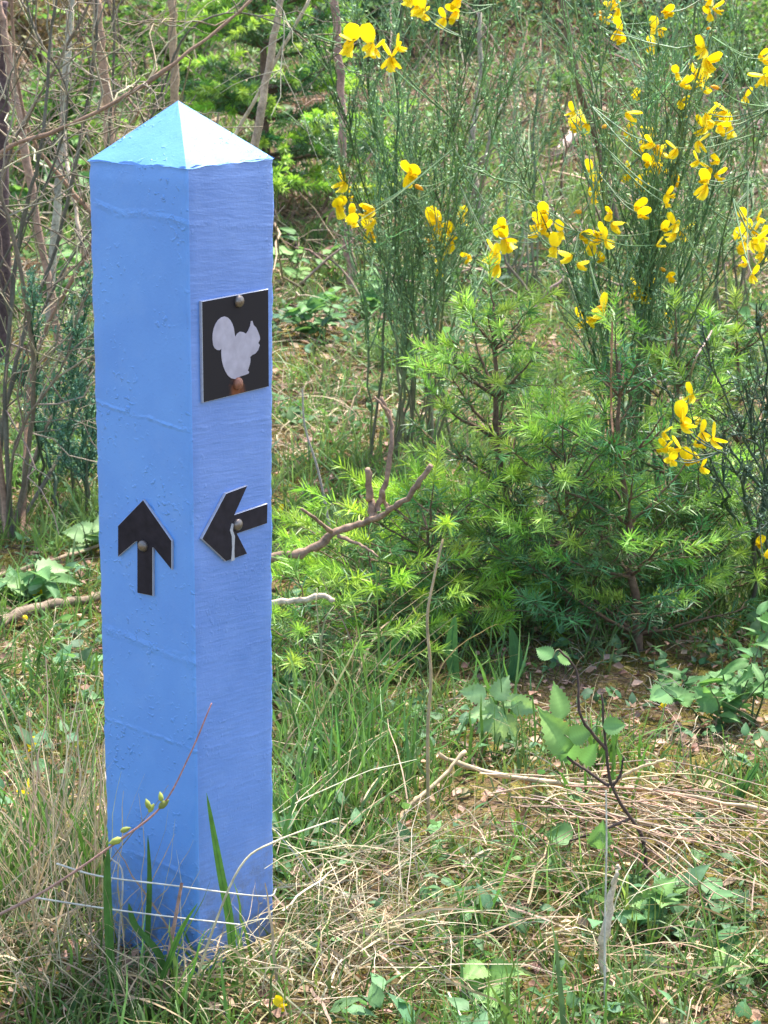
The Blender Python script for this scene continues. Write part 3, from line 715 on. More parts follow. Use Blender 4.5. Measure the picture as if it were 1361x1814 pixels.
def bare_shrub():
    rng = np.random.default_rng(41); base = ground(20, 955)
    root = empty("bare_shrub", base, "leafless grey brown shrub with tangled stems left of the post", "shrub")
    Y = base[1]
    def px(l, dy=0.): return np.array([at(x, y, Y + dy + e) for (x, y, e) in l]) - base
    bc = (.17, .135, .095); gc = (.125, .115, .085); rc = (.26, .165, .11)
    stems = [([(20, 955, 0), (10, 700, 0), (30, 450, .05), (75, 250, .05), (90, 60, .1), (110, -60, .1)], .008, .003, gc),
             ([(25, 955, 0), (60, 700, -.05), (40, 500, -.1), (0, 330, -.1), (-30, 180, -.1)], .0075, .004, bc),
             ([(30, 955, 0), (0, 800, .1), (40, 600, .15), (105, 420, .2), (150, 200, .2), (170, 60, .2), (168, -60, .2)], .0075, .0035, gc),
             ([(20, 955, 0), (80, 760, .15), (165, 640, .25), (245, 500, .3)], .0055, .003, bc),
             ([(15, 955, 0), (-20, 620, .0), (-30, 400, 0), (0, 272, .0), (100, 232, 0), (220, 170, .02), (330, 95, .05), (440, 5, .1), (480, -50, .1)], .0090, .0032, rc),
             ([(10, 955, 0), (-30, 600, .2), (10, 300, .2), (55, 200, .2), (130, 60, .2), (190, -60, .2)], .006, .003, bc),
             ([(40, 955, 0), (60, 640, .3), (165, 420, .3), (120, 330, .3), (60, 250, .3), (30, 140, .3), (20, 0, .3), (25, -60, .3)], .0075, .004, rc),
             ([(20, 955, 0), (110, 800, .2), (150, 700, .25), (175, 560, .25), (185, 330, .3), (200, 150, .3), (202, 0, .3), (200, -60, .3)], .006, .003, gc),
             ([(10, 955, 0), (30, 780, -.05), (110, 650, -.1), (145, 540, -.1), (190, 470, -.1)], .005, .002, bc),
             ([(15, 955, 0), (-10, 800, .3), (90, 520, .35), (215, 330, .4), (280, 180, .4), (330, 60, .4), (420, 22, .4), (540, 60, .4), (640, 100, .45)], .005, .002, gc),
             ([(0, 955, 0), (-40, 720, .1), (-10, 500, .1), (80, 330, .1), (120, 170, .1), (60, 50, .1), (40, -50, .1)], .005, .002, gc)]
    paths = []
    for pts, r0, r1, c in stems:
        mb = MB(); P = branch_mesh(mb, px(pts), r0 * .78, r1 * .8, c, k=34, rng=rng, sides=7); st = mb.build("stem", M_TWIG, root); paths.append((P, st))
    for P, st in paths:
        n = 20; k = len(P); i = rng.integers(6, k - 1, n); T = nrm(P[i] - P[i - 1]); D = nrm(T * .6 + rng.normal(0, .75, (n, 3)) * [1, .6, 1] + [.1, 0, .15]); L = rng.uniform(.08, .5, n)
        tw = arcs(rng, P[i], D, L, 8, rng.normal(0, .3, n), .10); c = tint(rng, n, bc, gc, (.30, .25, .17), (.36, .31, .22), var=.3)
        tm = MB(); tm.tube(tw, np.linspace(.0018, .0008, 8)[None] * rng.uniform(.7, 1.4, (n, 1)), c, 4)
        n2 = n * 2; j = rng.integers(0, n, n2); q = rng.integers(2, 7, n2); D2 = nrm(nrm(tw[j, q] - tw[j, q - 1]) + rng.normal(0, .5, (n2, 3)))
        tm.tube(arcs(rng, tw[j, q], D2, L[j] * rng.uniform(.25, .6, n2), 5, .05, .08), np.linspace(.0012, .0006, 5)[None], c[j] * 1.1, 3)
        tag(tm.build("twigs", M_TWIG, st), kind="stuff")
bare_shrub()

def stick(name, label, cat, pts, r0, r1, col, seed=1, group=None, sides=8, stubs=(), mat=None, k=None, rough=.08):
    rng = np.random.default_rng(seed); pts = np.asarray(pts, float); b = pts[0].copy()
    root = empty(name, b, label, cat, group) if stubs else None
    mb = MB(); branch_mesh(mb, pts - b, r0, r1, col, sides=sides, rng=rng, k=k, rough=rough)
    if not stubs:
        o = mb.build(name, mat or M_BARK, None, True); o.location = tuple(b); return tag(o, label, cat, group)
    mb.build("limb", mat or M_BARK, root, True)
    for sp, s0, s1 in stubs:
        m2 = MB(); branch_mesh(m2, np.asarray(sp) - b, s0, s1, col, sides=7, rng=rng); m2.build("stub", mat or M_BARK, root, True)
    return root
def pole(px0, py0, px1, py1, Y, lean=0.):
    """standing stick through two picture points at depth Y, carried on down to the ground and up beyond the frame"""
    a, b = at(px0, py0, Y), at(px1, py1, Y + lean); d = a - b
    bot = b.copy(); n = 0
    while bot[2] > hgt(bot[0], bot[1]) - .03 and n < 400: bot = bot - d * .02; n += 1
    top = a + d * .35
    return [bot, bot * .5 + b * .5, b, (a + b) / 2, a, top]
tanc = (.36, .27, .19); pinkc = (.30, .19, .15)
stick("dead_sapling", "pale tan dead sapling leaning behind the right slope of the post top", "dead tree", pole(497, 0, 452, 255, 2.6), .012, .007, (.42, .32, .23), 1)
stick("dead_sapling", "thin pale stick crossing the tan dead sapling behind the post", "dead tree", pole(515, 60, 420, 235, 2.8), .005, .004, (.40, .33, .22), 2)
stick("tree_stem", "pinkish brown slim stem standing right of the spruce", "tree", pole(597, 60, 614, 330, 4.6), .019, .012, pinkc, 3)
stick("tree_stem", "tan stem rising straight behind the post tip", "tree", pole(306, 0, 309, 180, 4.8), .016, .012, (.34, .24, .15), 4)
stick("tree_stem", "orange brown stem behind the forked shrub left of the post top", "tree", pole(178, 60, 195, 240, 4.6), .019, .015, (.33, .21, .14), 5)
stick("tree_stem", "pale grey stem among the greenery at upper left", "tree", pole(122, 60, 105, 300, 3.9), .012, .009, (.34, .32, .25), 6)
stick("tree_stem", "dark trunk at the left picture edge near the top", "tree", pole(2, 60, 4, 220, 3.6), .022, .018, (.09, .06, .06), 7)
stick("tree_stem", "reddish tan stem beside the dark trunk at the left edge", "tree", pole(8, 60, 40, 240, 3.5), .012, .010, (.34, .22, .16), 8)
stick("dead_sapling", "pale bent dead stem slanting down toward the post's left side", "dead tree", [ground(190, 640), at(152, 470, 3.1), at(132, 360, 3.1), at(118, 280, 3.15), at(112, 200, 3.2)], .007, .004, (.44, .34, .25), 9)
# twisted grey dead trunk behind the first broom
b0 = ground(858, 420)
stick("dead_stump", "twisted pale grey dead shrub trunk behind the first broom", "dead tree", [b0, at(850, 370, b0[1]), at(838, 310, b0[1]), at(836, 240, b0[1]), at(852, 130, b0[1]), at(850, 20, b0[1])], .022, .008, (.34, .29, .22), 10,
      stubs=[([at(846, 350, b0[1]), at(862, 290, b0[1] - .1), at(870, 230, b0[1] - .1), at(900, 170, b0[1])], .012, .006), ([at(846, 380, b0[1]), at(825, 320, b0[1]), at(800, 270, b0[1])], .010, .004)])
b0 = ground(1105, 440)
stick("leaning_branch", "brown branch leaning diagonally among the yellow flowers", "branch", [b0, at(1060, 260, b0[1]), at(1020, 130, b0[1] - .2), at(1000, 20, b0[1] - .3), at(985, -60, b0[1] - .3)], .012, .013, (.16, .12, .085), 11)
# logs and cut pieces on the floor
def lying(p0, p1, lift=.02, n=4, sag=.0):
    a, b = ground(*p0), ground(*p1); P = [a + (b - a) * t for t in np.linspace(0, 1, n)]
    return [np.array([p[0], p[1], hgt(p[0], p[1]) + lift]) for p in P]
stick("fallen_log", "thin fallen log at the right edge behind the flowers", "log", lying((1225, 345), (1400, 318), .03), .020, .026, (.27, .19, .15), 12)
stick("wood_chunk", "pinkish pale broken wood chunk lying under the leaning branch", "wood", lying((985, 285), (1035, 240), .035, 3), .022, .034, (.52, .38, .34), 13)
stick("fallen_log", "dark log end poking in at the far right edge", "log", lying((1335, 248), (1420, 240), .05), .048, .05, (.13, .08, .08), 14)
for i, (a, b, r, c, lb) in enumerate([((500, 392), (640, 372), .008, (.24, .18, .12), "thin fallen branch lying right of the post below the spruce"),
        ((640, 348), (760, 300), .012, (.20, .14, .10), "brown fallen branch under the first broom's flowers"),
        ((490, 330), (600, 345), .010, (.13, .10, .07), "dark fallen branch at the spruce foot"),
        ((840, 330), (1000, 300), .014, (.22, .15, .11), "brown fallen branch behind the twisted trunk"),
        ((880, 420), (1010, 380), .010, (.26, .18, .13), "light brown fallen branch left of the leaning branch"),
        ((0, 1125), (180, 1080), .012, (.17, .13, .09), "brown stick on the ground left of the post"),
        ((-20, 1045), (185, 978), .005, (.28, .21, .14), "long thin stick sloping up to the post's left edge"),
        ((560, 470), (640, 430), .012, (.20, .11, .08), "short reddish rotten stick beyond the post")]):
    stick("fallen_branch", lb, "branch", lying(a, b, r + .015), r, r * .7, c, 50 + i, "fallen branches on the forest floor")

# pruned branch right of the post
def pruned():
    Y = 1.06
    L = [(430, 1000, Y), (485, 988, Y), (555, 972, Y), (592, 942, Y), (640, 927, Y), (690, 905, Y - .05), (730, 872, Y - .08), (762, 822, Y - .1)]
    stick("cut_branch", "brown pruned branch with upright cut stubs beside the post", "branch", atd(L), .0080, .0046, (.25, .165, .115), 61, k=40, rough=.14,
          stubs=[(atd([(662, 918, Y), (656, 880, Y), (652, 832, Y - .02)]), .0074, .0056),
                 (atd([(668, 908, Y), (684, 850, Y), (694, 785, Y), (690, 735, Y + .02), (675, 703, Y + .02)]), .0056, .0032),
                 (atd([(592, 945, Y), (565, 925, Y - .05), (535, 900, Y - .1)]), .0045, .0025),
                 (atd([(690, 742, Y + .02), (680, 720, Y), (664, 703, Y)]), .0034, .0022),
                 (atd([(690, 905, Y), (682, 890, Y), (678, 870, Y - .02)]), .0045, .003),
                 (atd([(600, 950, Y), (640, 965, Y - .06), (670, 985, Y - .1)]), .0035, .002)])
pruned()
stick("cut_branch", "short pale broken branch end sticking out right of the post", "branch", atd([(440, 1075, 1.0), (485, 1069, .98), (540, 1062, .95), (570, 1056, .93), (592, 1062, .92)]), .007, .004, (.46, .36, .27), 62)

# ------------------------------------------------------------------ plants with big leaves
def birch_leaf(n=11, L=1.0, W=.8, fold=.18, curl=.25, teeth=True):
    """toothed leaf: midrib and two rims, grows along +y"""
    V = []; F = []
    a = np.linspace(0, 1, n)
    w = W * .5 * np.clip(np.sin(np.pi * np.clip(a, 0, 1) ** .62) ** .8, 0, 1) * (1 - a ** 6)
    for i in range(n):
        tw = w[i] * ((1.10 if i % 2 else .86) if teeth and 0 < i < n - 1 else 1)
        for b in (-1, -.5, 0, .5, 1):
            V.append([b * tw, a[i] * L + (.03 if abs(b) == 1 and teeth and i % 2 else 0), fold * abs(b) * tw - curl * a[i] ** 2 * L * .5 + .02 * math.sin(7 * a[i] + b * 3)])
    for i in range(n - 1):
        for j in range(4): F.append((i * 5 + j, i * 5 + j + 1, i * 5 + j + 6, i * 5 + j + 5))
    V = np.array(V); V[(n - 1) * 5:(n) * 5, 0] = 0
    return V, np.array(F)
def leaf_mesh(col, **kw):
    V, F = birch_leaf(**kw); mb = MB()
    c = np.tile(np.asarray(col, float), (len(V), 1)); c[2::5] *= 1.3; rows = np.arange(len(V)) // 5; c *= np.where(rows % 2 == 0, 1.04, .96)[:, None]; c[(np.arange(len(V)) % 5 == 0) | (np.arange(len(V)) % 5 == 4)] *= .9
    mb.add(V, F, c); o = mb.build("leaf", M_LEAF, None, smooth=True); me = o.data; bpy.data.objects.remove(o); return me
LG = [leaf_mesh((.17, .31, .10), n=19, fold=.25, curl=.35), leaf_mesh((.21, .36, .11), W=.72, curl=.5, n=19), leaf_mesh((.14, .28, .10), W=.88, fold=.38, n=19, curl=.3)]
LP = [leaf_mesh((.26, .40, .18), W=.75, n=15), leaf_mesh((.30, .42, .20), W=.62, curl=.5, fold=.35, n=15)]
LB = [leaf_mesh((.10, .22, .085), W=.42, teeth=False, curl=.5), leaf_mesh((.12, .24, .08), W=.36, teeth=False, curl=.8)]

def put_leaf(root, base, pos, size, direction, facing, meshes, rng):
    """leaf whose blade starts at pos, grows along direction and shows its face toward 'facing'"""
    y = nrm(np.asarray(direction, float)); z = np.asarray(facing, float); z = nrm(z - y * (z @ y)); x = np.cross(y, z)
    o = bpy.data.objects.new("leaf", meshes[rng.integers(len(meshes))]); COL.objects.link(o); o.parent = root
    p = np.asarray(pos) - base
    zs_ = size * rng.uniform(.4, 1.5); xs_ = size * rng.uniform(.8, 1.12)
    o.matrix_local = Matrix([[x[0] * xs_, y[0] * size, z[0] * zs_, p[0]], [x[1] * xs_, y[1] * size, z[1] * zs_, p[1]], [x[2] * xs_, y[2] * size, z[2] * zs_, p[2]], [0, 0, 0, 1]])
    return o
def seedling(name, label, base, stems, leaves, Y, seed, meshes, stemcol, cat="seedling", r=.0028, toward=None, group=None):
    """stems: lists of picture points at depth Y; leaves: (px, py, size in picture px, angle in picture)"""
    rng = np.random.default_rng(seed); base = np.asarray(base); root = empty(name, base, label, cat, group); allp = []
    for i, s_ in enumerate(stems):
        P = np.array([at(x, y, Y + rng.normal(0, .01)) for x, y in s_]); 
        if i == 0: P = np.vstack([base - [0, 0, .02], P])
        mb = MB(); Q = branch_mesh(mb, P - base, r if i == 0 else r * .7, r * .4, stemcol, rng=rng, sides=6, k=20); mb.build("stem", M_TWIG, root, True); allp.append(Q + base)
    allp = np.vstack(allp); pm = MB(); npet = 0
    for x, y, sz, ang in leaves:
        Yl = Y + rng.normal(-.01, .02); sc_ = (Yl - CAM[1]) / cF[1] / FPX * 1.02
        c = at(x, y, Yl); d = math.radians(ang); dv = cR * math.cos(d) + cU * math.sin(d); dv = dv + cF * rng.normal(0, .3)
        fc = -cF + np.array([0, 0, .55]) + rng.normal(0, .25, 3); size = sz * sc_ * 1.02
        st = c - nrm(dv) * size * .5
        j = np.argmin(np.linalg.norm(allp - st, axis=1)); pm.tube(spline([allp[j] - base, (allp[j] + st) / 2 - base + [0, 0, .004], st - base], 6), .0007, np.array([.16, .17, .07]), 4); npet += 1
        put_leaf(root, base, st, size, dv, fc, meshes, rng)
    if npet: tag(pm.build("leaf_stalks", M_BROOM, root), kind="stuff")
    return root
bB = ground(1150, 1575)
seedling("birch_seedling", "birch seedling with crooked dark stem and broad green leaves in front of the firs", bB,
         [[(1140, 1490), (1118, 1450), (1085, 1395), (1076, 1335), (1070, 1285), (1066, 1230)], [(1080, 1392), (1035, 1362), (1000, 1335), (990, 1300)], [(1076, 1330), (1030, 1270), (1022, 1190), (990, 1150)], [(1118, 1450), (1070, 1470), (1010, 1490)], [(1085, 1395), (1100, 1370), (1105, 1340)]],
         [(990, 1240, 68, 100), (985, 1295, 92, 115), (1005, 1332, 62, -80), (1045, 1335, 50, 60), (1090, 1286, 44, 5), (1064, 1480, 56, 80), (990, 1480, 52, 170), (982, 1555, 66, 165), (1005, 1570, 44, -20), (964, 1156, 40, 150), (1003, 1168, 38, -20), (1030, 1300, 46, 20)],
         bB[1] + .02, 71, LG, (.075, .05, .04), r=.0034)
bA = ground(845, 1345)
seedling("birch_seedling", "pale green birch seedling with a tight rosette of toothed leaves", bA, [[(860, 1310), (875, 1280), (884, 1245)]],
         [(838, 1228, 50, 170), (890, 1218, 52, 60), (930, 1252, 52, -20), (868, 1278, 66, 215), (905, 1288, 56, -60), (850, 1262, 56, 190), (880, 1250, 50, 120), (912, 1240, 46, 30), (885, 1300, 60, -100)], bA[1] + .01, 72, LP, (.2, .16, .08), r=.0022)
# leafy plants (lance-shaped leaves in whorls along several stems)
def leafy_plant(label, base, n_st, h, w, seed, meshes, size, nl=9, group="leafy plants on the ground", cat="plant", lean=(0, 0)):
    rng = np.random.default_rng(seed); base = np.asarray(base); root = empty("leafy_plant", base, label, cat, group)
    for i in range(n_st):
        D = nrm(np.array([rng.normal(lean[0], w / h * .6), rng.normal(lean[1], w / h * .6), 1])); L = h * rng.uniform(.6, 1.1)
        P = arcs(rng, np.array([[rng.normal(0, w * .15), rng.normal(0, w * .15), -.01]]), D[None], [L], 9, .08, .06)[0]
        mb = MB(); mb.tube(P, np.linspace(.0022, .0009, 9), np.array([.10, .14, .06]), 5); mb.build("stem", M_BROOM, root)
        for q in range(nl):
            u = rng.uniform(.25, 1); p = np.array([np.interp(u, np.linspace(0, 1, 9), P[:, a]) for a in range(3)])
            dv = rdir(rng, 1, -10, 45)[0]; put_leaf(root, np.zeros(3), p, size * rng.uniform(.6, 1.2), dv, np.array([0, -.3, 1]) + rng.normal(0, .3, 3), meshes, rng)
    return root
leafy_plant("bushy blue green plant on the ground at the right edge below the firs", ground(1290, 1290), 10, .20, .16, 81, LB + [LG[2]], .048, 9)
leafy_plant("small leafy plant left of the blue green one at the right edge", ground(1190, 1245), 5, .10, .10, 82, LB, .045, 7)
leafy_plant("leafy plant with broad upright leaves behind the birch stem foot", ground(1180, 1650), 5, .08, .08, 83, [LB[0], LG[0]], .06, 5)
leafy_plant("blue green herb clump close to the post's right side far back", ground(560, 600), 7, .16, .14, 84, LB + [LG[2]], .06, 8)
leafy_plant("herb clump between the post and the first broom in the distance", ground(640, 560), 7, .18, .18, 85, LB + [LG[2]], .06, 8)
leafy_plant("leafy clump in shade below the low broom left of the post", ground(60, 1070), 4, .10, .10, 86, LB, .07, 5)
leafy_plant("small green plant low in the bottom right corner", ground(1300, 1720), 4, .06, .08, 87, [LB[0], LG[1]], .045, 6)
leafy_plant("low green plant at the bottom edge right of the post", ground(870, 1760), 4, .05, .08, 88, [LB[0], LG[1]], .045, 6)
leafy_plant("pale yellow green leaves against the post's left edge", ground(160, 985), 3, .10, .06, 89, LP, .075, 3)
leafy_plant("bushy green herb beyond the firs at the right edge", ground(1290, 640), 8, .25, .22, 90, LG, .06, 9)
leafy_plant("fresh green herb behind the bare shrub at left", ground(90, 560), 9, .3, .26, 91, LG + LB, .07, 9)
leafy_plant("green herb patch further back behind the bare shrub", ground(140, 380), 9, .4, .35, 92, LG, .085, 9)
leafy_plant("small herb right of the dead sapling under the spruce", ground(560, 500), 6, .2, .2, 93, LG + LB, .065, 7)
leafy_plant("large grey green leaves at the left picture edge beside the low broom", ground(28, 1075), 3, .12, .07, 94, [LG[2], LP[0]], .075, 3)

# background shrubs
def bg_shrub(label, base, h, w, seed, cols, size=.035, n=2600, stems=9, name="background_shrub"):
    rng = np.random.default_rng(seed); base = np.asarray(base); root = empty(name, base, label, "shrub", "shrubs in the background")
    S = np.stack([rng.normal(0, w * .12, stems), rng.normal(0, w * .12, stems), np.full(stems, -.03)], -1); D = nrm(np.stack([rng.normal(0, w / h * .5, stems), rng.normal(0, w / h * .5, stems), np.ones(stems)], -1))
    P = arcs(rng, S, D, h * rng.uniform(.7, 1.05, stems), 10, .05, .06)
    for i in range(stems):
        mb = MB(); mb.tube(P[i], np.linspace(.010, .002, 10), np.array([.13, .10, .07]), 6); mb.build("stem", M_TWIG, root)
    nb = stems * 14; i = rng.integers(0, stems, nb); q = rng.integers(3, 10, nb); tw = arcs(rng, P[i, q], rdir(rng, nb, -10, 60), rng.uniform(.12, .3, nb) * w * 1.4, 6, .1, .08)
    mb = MB(); mb.tube(tw, np.linspace(.003, .001, 6)[None], np.array([.14, .11, .07]), 3); tag(mb.build("twigs", M_TWIG, root), kind="stuff")
    j = rng.integers(0, nb, n); k = rng.integers(1, 6, n); lp = tw[j, k] + rng.normal(0, .02, (n, 3)); sz = size * rng.uniform(.5, 1.2, n)
    M = frame(rdir(rng, n, -30, 60), roll=rng.normal(0, .8, n)) * np.stack([sz * .6, sz, sz], -1)[..., None]
    lm = MB(); lm.inst(*LEAFLET, M, lp, tint(rng, n, *cols, var=.25)); tag(lm.build("foliage", M_LEAF, root), kind="stuff")
GR = ((.11, .22, .05), (.17, .28, .07), (.08, .16, .06)); BR = ((.27, .20, .13), (.34, .25, .17), (.20, .18, .09)); BG_ = ((.09, .18, .09), (.13, .21, .12))
for i, (px_, py_, h, w, c, lb, sz, n) in enumerate([
    (60, 130, .9, .8, BR, "brown withered shrub at the top left behind the stems", .05, 2600), (200, 90, 1.0, .9, BR, "dry brown shrub in the far top left behind the forked stem", .05, 2800), (90, 330, .6, .5, GR, "bright green shrub seen through the bare stems at left", .04, 2600),
    (300, 200, .7, .6, GR, "green shrub hidden behind the post top", .045, 2400), (400, 60, 1.1, .9, GR, "green bush beyond the spruce at the top", .05, 3000), (680, 130, .9, .9, BG_, "dull green shrub behind the first broom", .05, 2600),
    (830, 90, 1.0, .9, BG_, "grey green shrub in the top middle distance", .05, 2800), (980, 70, .8, .9, BR, "rusty dry bracken shrub at the top right of middle", .055, 2600), (1100, 110, .8, .8, BG_, "grey green shrub behind the flowering broom", .05, 2600),
    (1260, 70, .9, .9, BR, "dry tan shrub at the far top right", .05, 2600), (1340, 180, .6, .6, GR, "green shrub at the right edge above the thin log", .04, 2400), (560, 40, 1.0, .9, BR, "brown dry shrub at the top between spruce and broom", .05, 2600)]):
    bg_shrub(lb, ground(px_, py_), h, w, 200 + i, c, sz, n)

# ------------------------------------------------------------------ single stalks, sticks and blades
def stalk(label, pts, w=.0022, col=(.50, .42, .26), name="grass_stalk", group="dry grass stalks standing out singly", seed=0, flat=False, mat=None):
    rng = np.random.default_rng(seed + 300); pts = np.asarray(pts, float); b = pts[0].copy(); mb = MB(); P = spline(pts - b, 22)
    if flat:
        wd = w * np.clip(np.sin(np.pi * np.linspace(.12, 1, 22)) ** .6 + .02, .03, 1)
        mb.ribbon(P[None], wd[None], nrm(np.tile(cR + rng.normal(0, .2, 3), (1, 1))), np.array(col))
        mb.ribbon(P[None] + np.array([0, -.0003, 0]), wd[None] * .12, nrm(np.tile(cR, (1, 1))), np.array(col) * 1.3)
    else: mb.tube(P, np.linspace(w / 2, w / 3.2, 22), (np.array(col) * np.exp(rng.normal(0, .1, (22, 1))))[None], 5)
    o = mb.build(name, mat or (M_GRASS if flat else M_STRAW)); o.location = tuple(b); return tag(o, label, "grass blade" if flat else "stalk", group)
def gp(px_, py_): return ground(px_, py_)
q = ground(760, 1490); Yq = q[1]
stalk("tall pale stalk standing in front of the low fir with lime tips", [q, at(758, 1300, Yq), at(764, 1200, Yq), at(757, 1100, Yq), at(768, 1030, Yq), at(785, 955, Yq)], .0055, (.45, .34, .19), seed=1)
q = ground(838, 1060); stalk("upright straw stalk left of the tallest fir's trunk", [q, at(835, 930, q[1]), at(829, 800, q[1]), at(828, 690, q[1])], .0050, (.52, .45, .27), seed=2)
q = ground(1072, 1800); stalk("thin white stalk standing upright before the birch seedling", [q, at(1072, 1650, q[1]), at(1075, 1500, q[1]), at(1074, 1400, q[1])], .0030, (.6, .58, .5), seed=3)
q = ground(905, 1120); stalk("slanting straw stalk leaning right across the tallest fir", [q, at(930, 980, q[1]), at(962, 830, q[1]), at(982, 690, q[1])], .0032, (.42, .38, .22), seed=4)
q = ground(590, 965); stalk("grey crooked twig left of the cut branch stubs", [q, at(572, 870, q[1]), at(560, 820, q[1]), at(540, 755, q[1]), at(536, 690, q[1])], .006, (.38, .33, .30), "dead_twig", None, 5, mat=M_TWIG)
q = ground(1098, 900); stalk("reddish shiny leader rising out of the middle fir", [q, at(1090, 800, 1.2), at(1083, 720, 1.2), at(1085, 570, 1.2)], .0060, (.36, .19, .10), "dead_twig", None, 6, mat=M_TWIG)
q = ground(1215, 760); stalk("pale pinkish twig leaning above the right firs", [q, at(1225, 660, 1.5), at(1262, 585, 1.5)], .006, (.5, .36, .30), "dead_twig", None, 7, mat=M_TWIG)
# across the post's foot
stalk("upper white straw lying across the post's foot", atd([(100, 1530, -.14), (175, 1552, -.14), (300, 1568, -.16), (465, 1588, -.15), (490, 1575, -.14)]), .0027, (.66, .64, .55), seed=8)
stalk("lower white straw lying across the post's foot", atd([(60, 1590, -.17), (175, 1608, -.17), (300, 1624, -.18), (425, 1638, -.17)]), .0027, (.66, .64, .55), seed=9)
q = ground(205, 1740); stalk("kinked pale straw bent beside the post's left foot", [q, at(212, 1650, q[1]), at(217, 1548, q[1]), at(196, 1520, q[1])], .0030, (.6, .56, .5), seed=10)
q = ground(330, 1795); stalk("long straw arching from the post's foot toward the right grass", [q, at(380, 1640, -.22), at(430, 1530, -.22), at(490, 1490, -.2), at(600, 1450, -.15)], .0034, (.55, .5, .33), seed=11)
q = ground(285, 1800); stalk("reddish upright dead stick in front of the post's foot", [q, at(300, 1690, q[1]), at(322, 1565, q[1])], .0065, (.34, .21, .16), "dead_twig", None, 12, mat=M_TWIG)
for i, (pts, w, lb) in enumerate([([(415, 1760), (408, 1640), (390, 1540), (366, 1405)], .0105, "broad green blade leaning left against the post's right face"),
        ([(258, 1760), (262, 1650), (265, 1560), (262, 1480)], .007, "narrow green blade upright against the post's left face"), ([(272, 1780), (285, 1700), (240, 1640), (228, 1600)], .010, "short green blade bending left before the post"),
        ([(255, 1810), (285, 1740), (320, 1650), (350, 1600)], .010, "green blade leaning right across the post's foot"), ([(205, 1800), (195, 1690), (190, 1560), (192, 1500)], .012, "dark green blade along the post's left edge")]):
    q = ground(*pts[0]); stalk(lb, [q] + [at(x, y, q[1]) for x, y in pts[1:]], w, (.065, .16, .035), "tall_grass", "green blades in front of the post", 20 + i, True)
for i, (pts, w, lb) in enumerate([([(490, 1245), (505, 1205), (530, 1175)], .024, "broad lance leaf touching the post's right edge above the grass"), ([(808, 1215), (800, 1150), (806, 1090)], .022, "dark broad leaf standing under the low fir's lime tips"),
        ([(905, 1210), (915, 1160), (905, 1110)], .022, "dark broad leaf standing right of the lime tips"), ([(1300, 1430), (1320, 1390), (1345, 1350)], .022, "broad green leaf near the right edge above the dead sprays"),
        ([(650, 1215), (690, 1150), (740, 1090)], .014, "long dark blade slanting under the low fir"), ([(30, 1520), (60, 1470), (75, 1420)], .026, "broad dark leaf in the grass left of the post")]):
    q = ground(*pts[0]); stalk(lb, [q] + [at(x, y, q[1]) for x, y in pts[1:]], w, (.06, .15, .055), "lance_leaf", "broad lance leaves in the grass", 30 + i, True, M_LEAF)

def budding_twig():
    Y = -.36; P = atd([(-60, 1650, Y), (0, 1620, Y), (90, 1572, Y), (200, 1497, Y), (285, 1430, Y), (335, 1340, Y), (375, 1246, Y)])
    q = ground(-120, 1720); P = np.vstack([[q], P]); b = P[0].copy()
    root = empty("budding_twig", b, "thin twig with swelling green buds slanting up in front of the post", "twig")
    rng = np.random.default_rng(9); mb = MB(); k = 40; c = np.linspace(0, 1, k)[:, None]; col = np.array([.24, .19, .14]) * (1 - c) + np.array([.42, .20, .17]) * c
    mb.tube(spline(P - b, k), np.linspace(.0021, .0008, k) * np.exp(rng.normal(0, .06, k)), col[None], 6, True); mb.build("shoot", M_TWIG, root, True)
    for x, y, s_, a in [(222, 1470, .011, 20), (262, 1425, .011, 110), (268, 1432, .010, 60), (290, 1425, .013, 40), (285, 1412, .010, 100), (205, 1490, .014, 200), (105, 1575, .007, 260), (135, 1550, .007, 120)]:
        c0 = at(x, y, Y) - b; d = math.radians(a); dv = nrm(cR * math.cos(d) + cU * math.sin(d)); m2 = MB()
        m2.tube(np.array([c0 - dv * s_ * .5, c0 - dv * s_ * .2, c0 + dv * s_ * .2, c0 + dv * s_ * .6]), np.array([.12, .30, .26, .03]) * s_, np.array([.34, .38, .10]) * rng.uniform(.7, 1.3), 7)
        m2.build("bud", M_LEAF, root, True)
budding_twig()
q = ground(1068, 1700) + np.array([0, -.08, 0]); q[2] = 0
stick("broken_stick", "white broken stick standing jagged before the birch seedling", "stick", [q, at(1068, 1680, q[1]), at(1078, 1620, q[1]), at(1090, 1560, q[1]), at(1096, 1535, q[1])], .0075, .0016, (.60, .48, .34), 66, rough=.2)

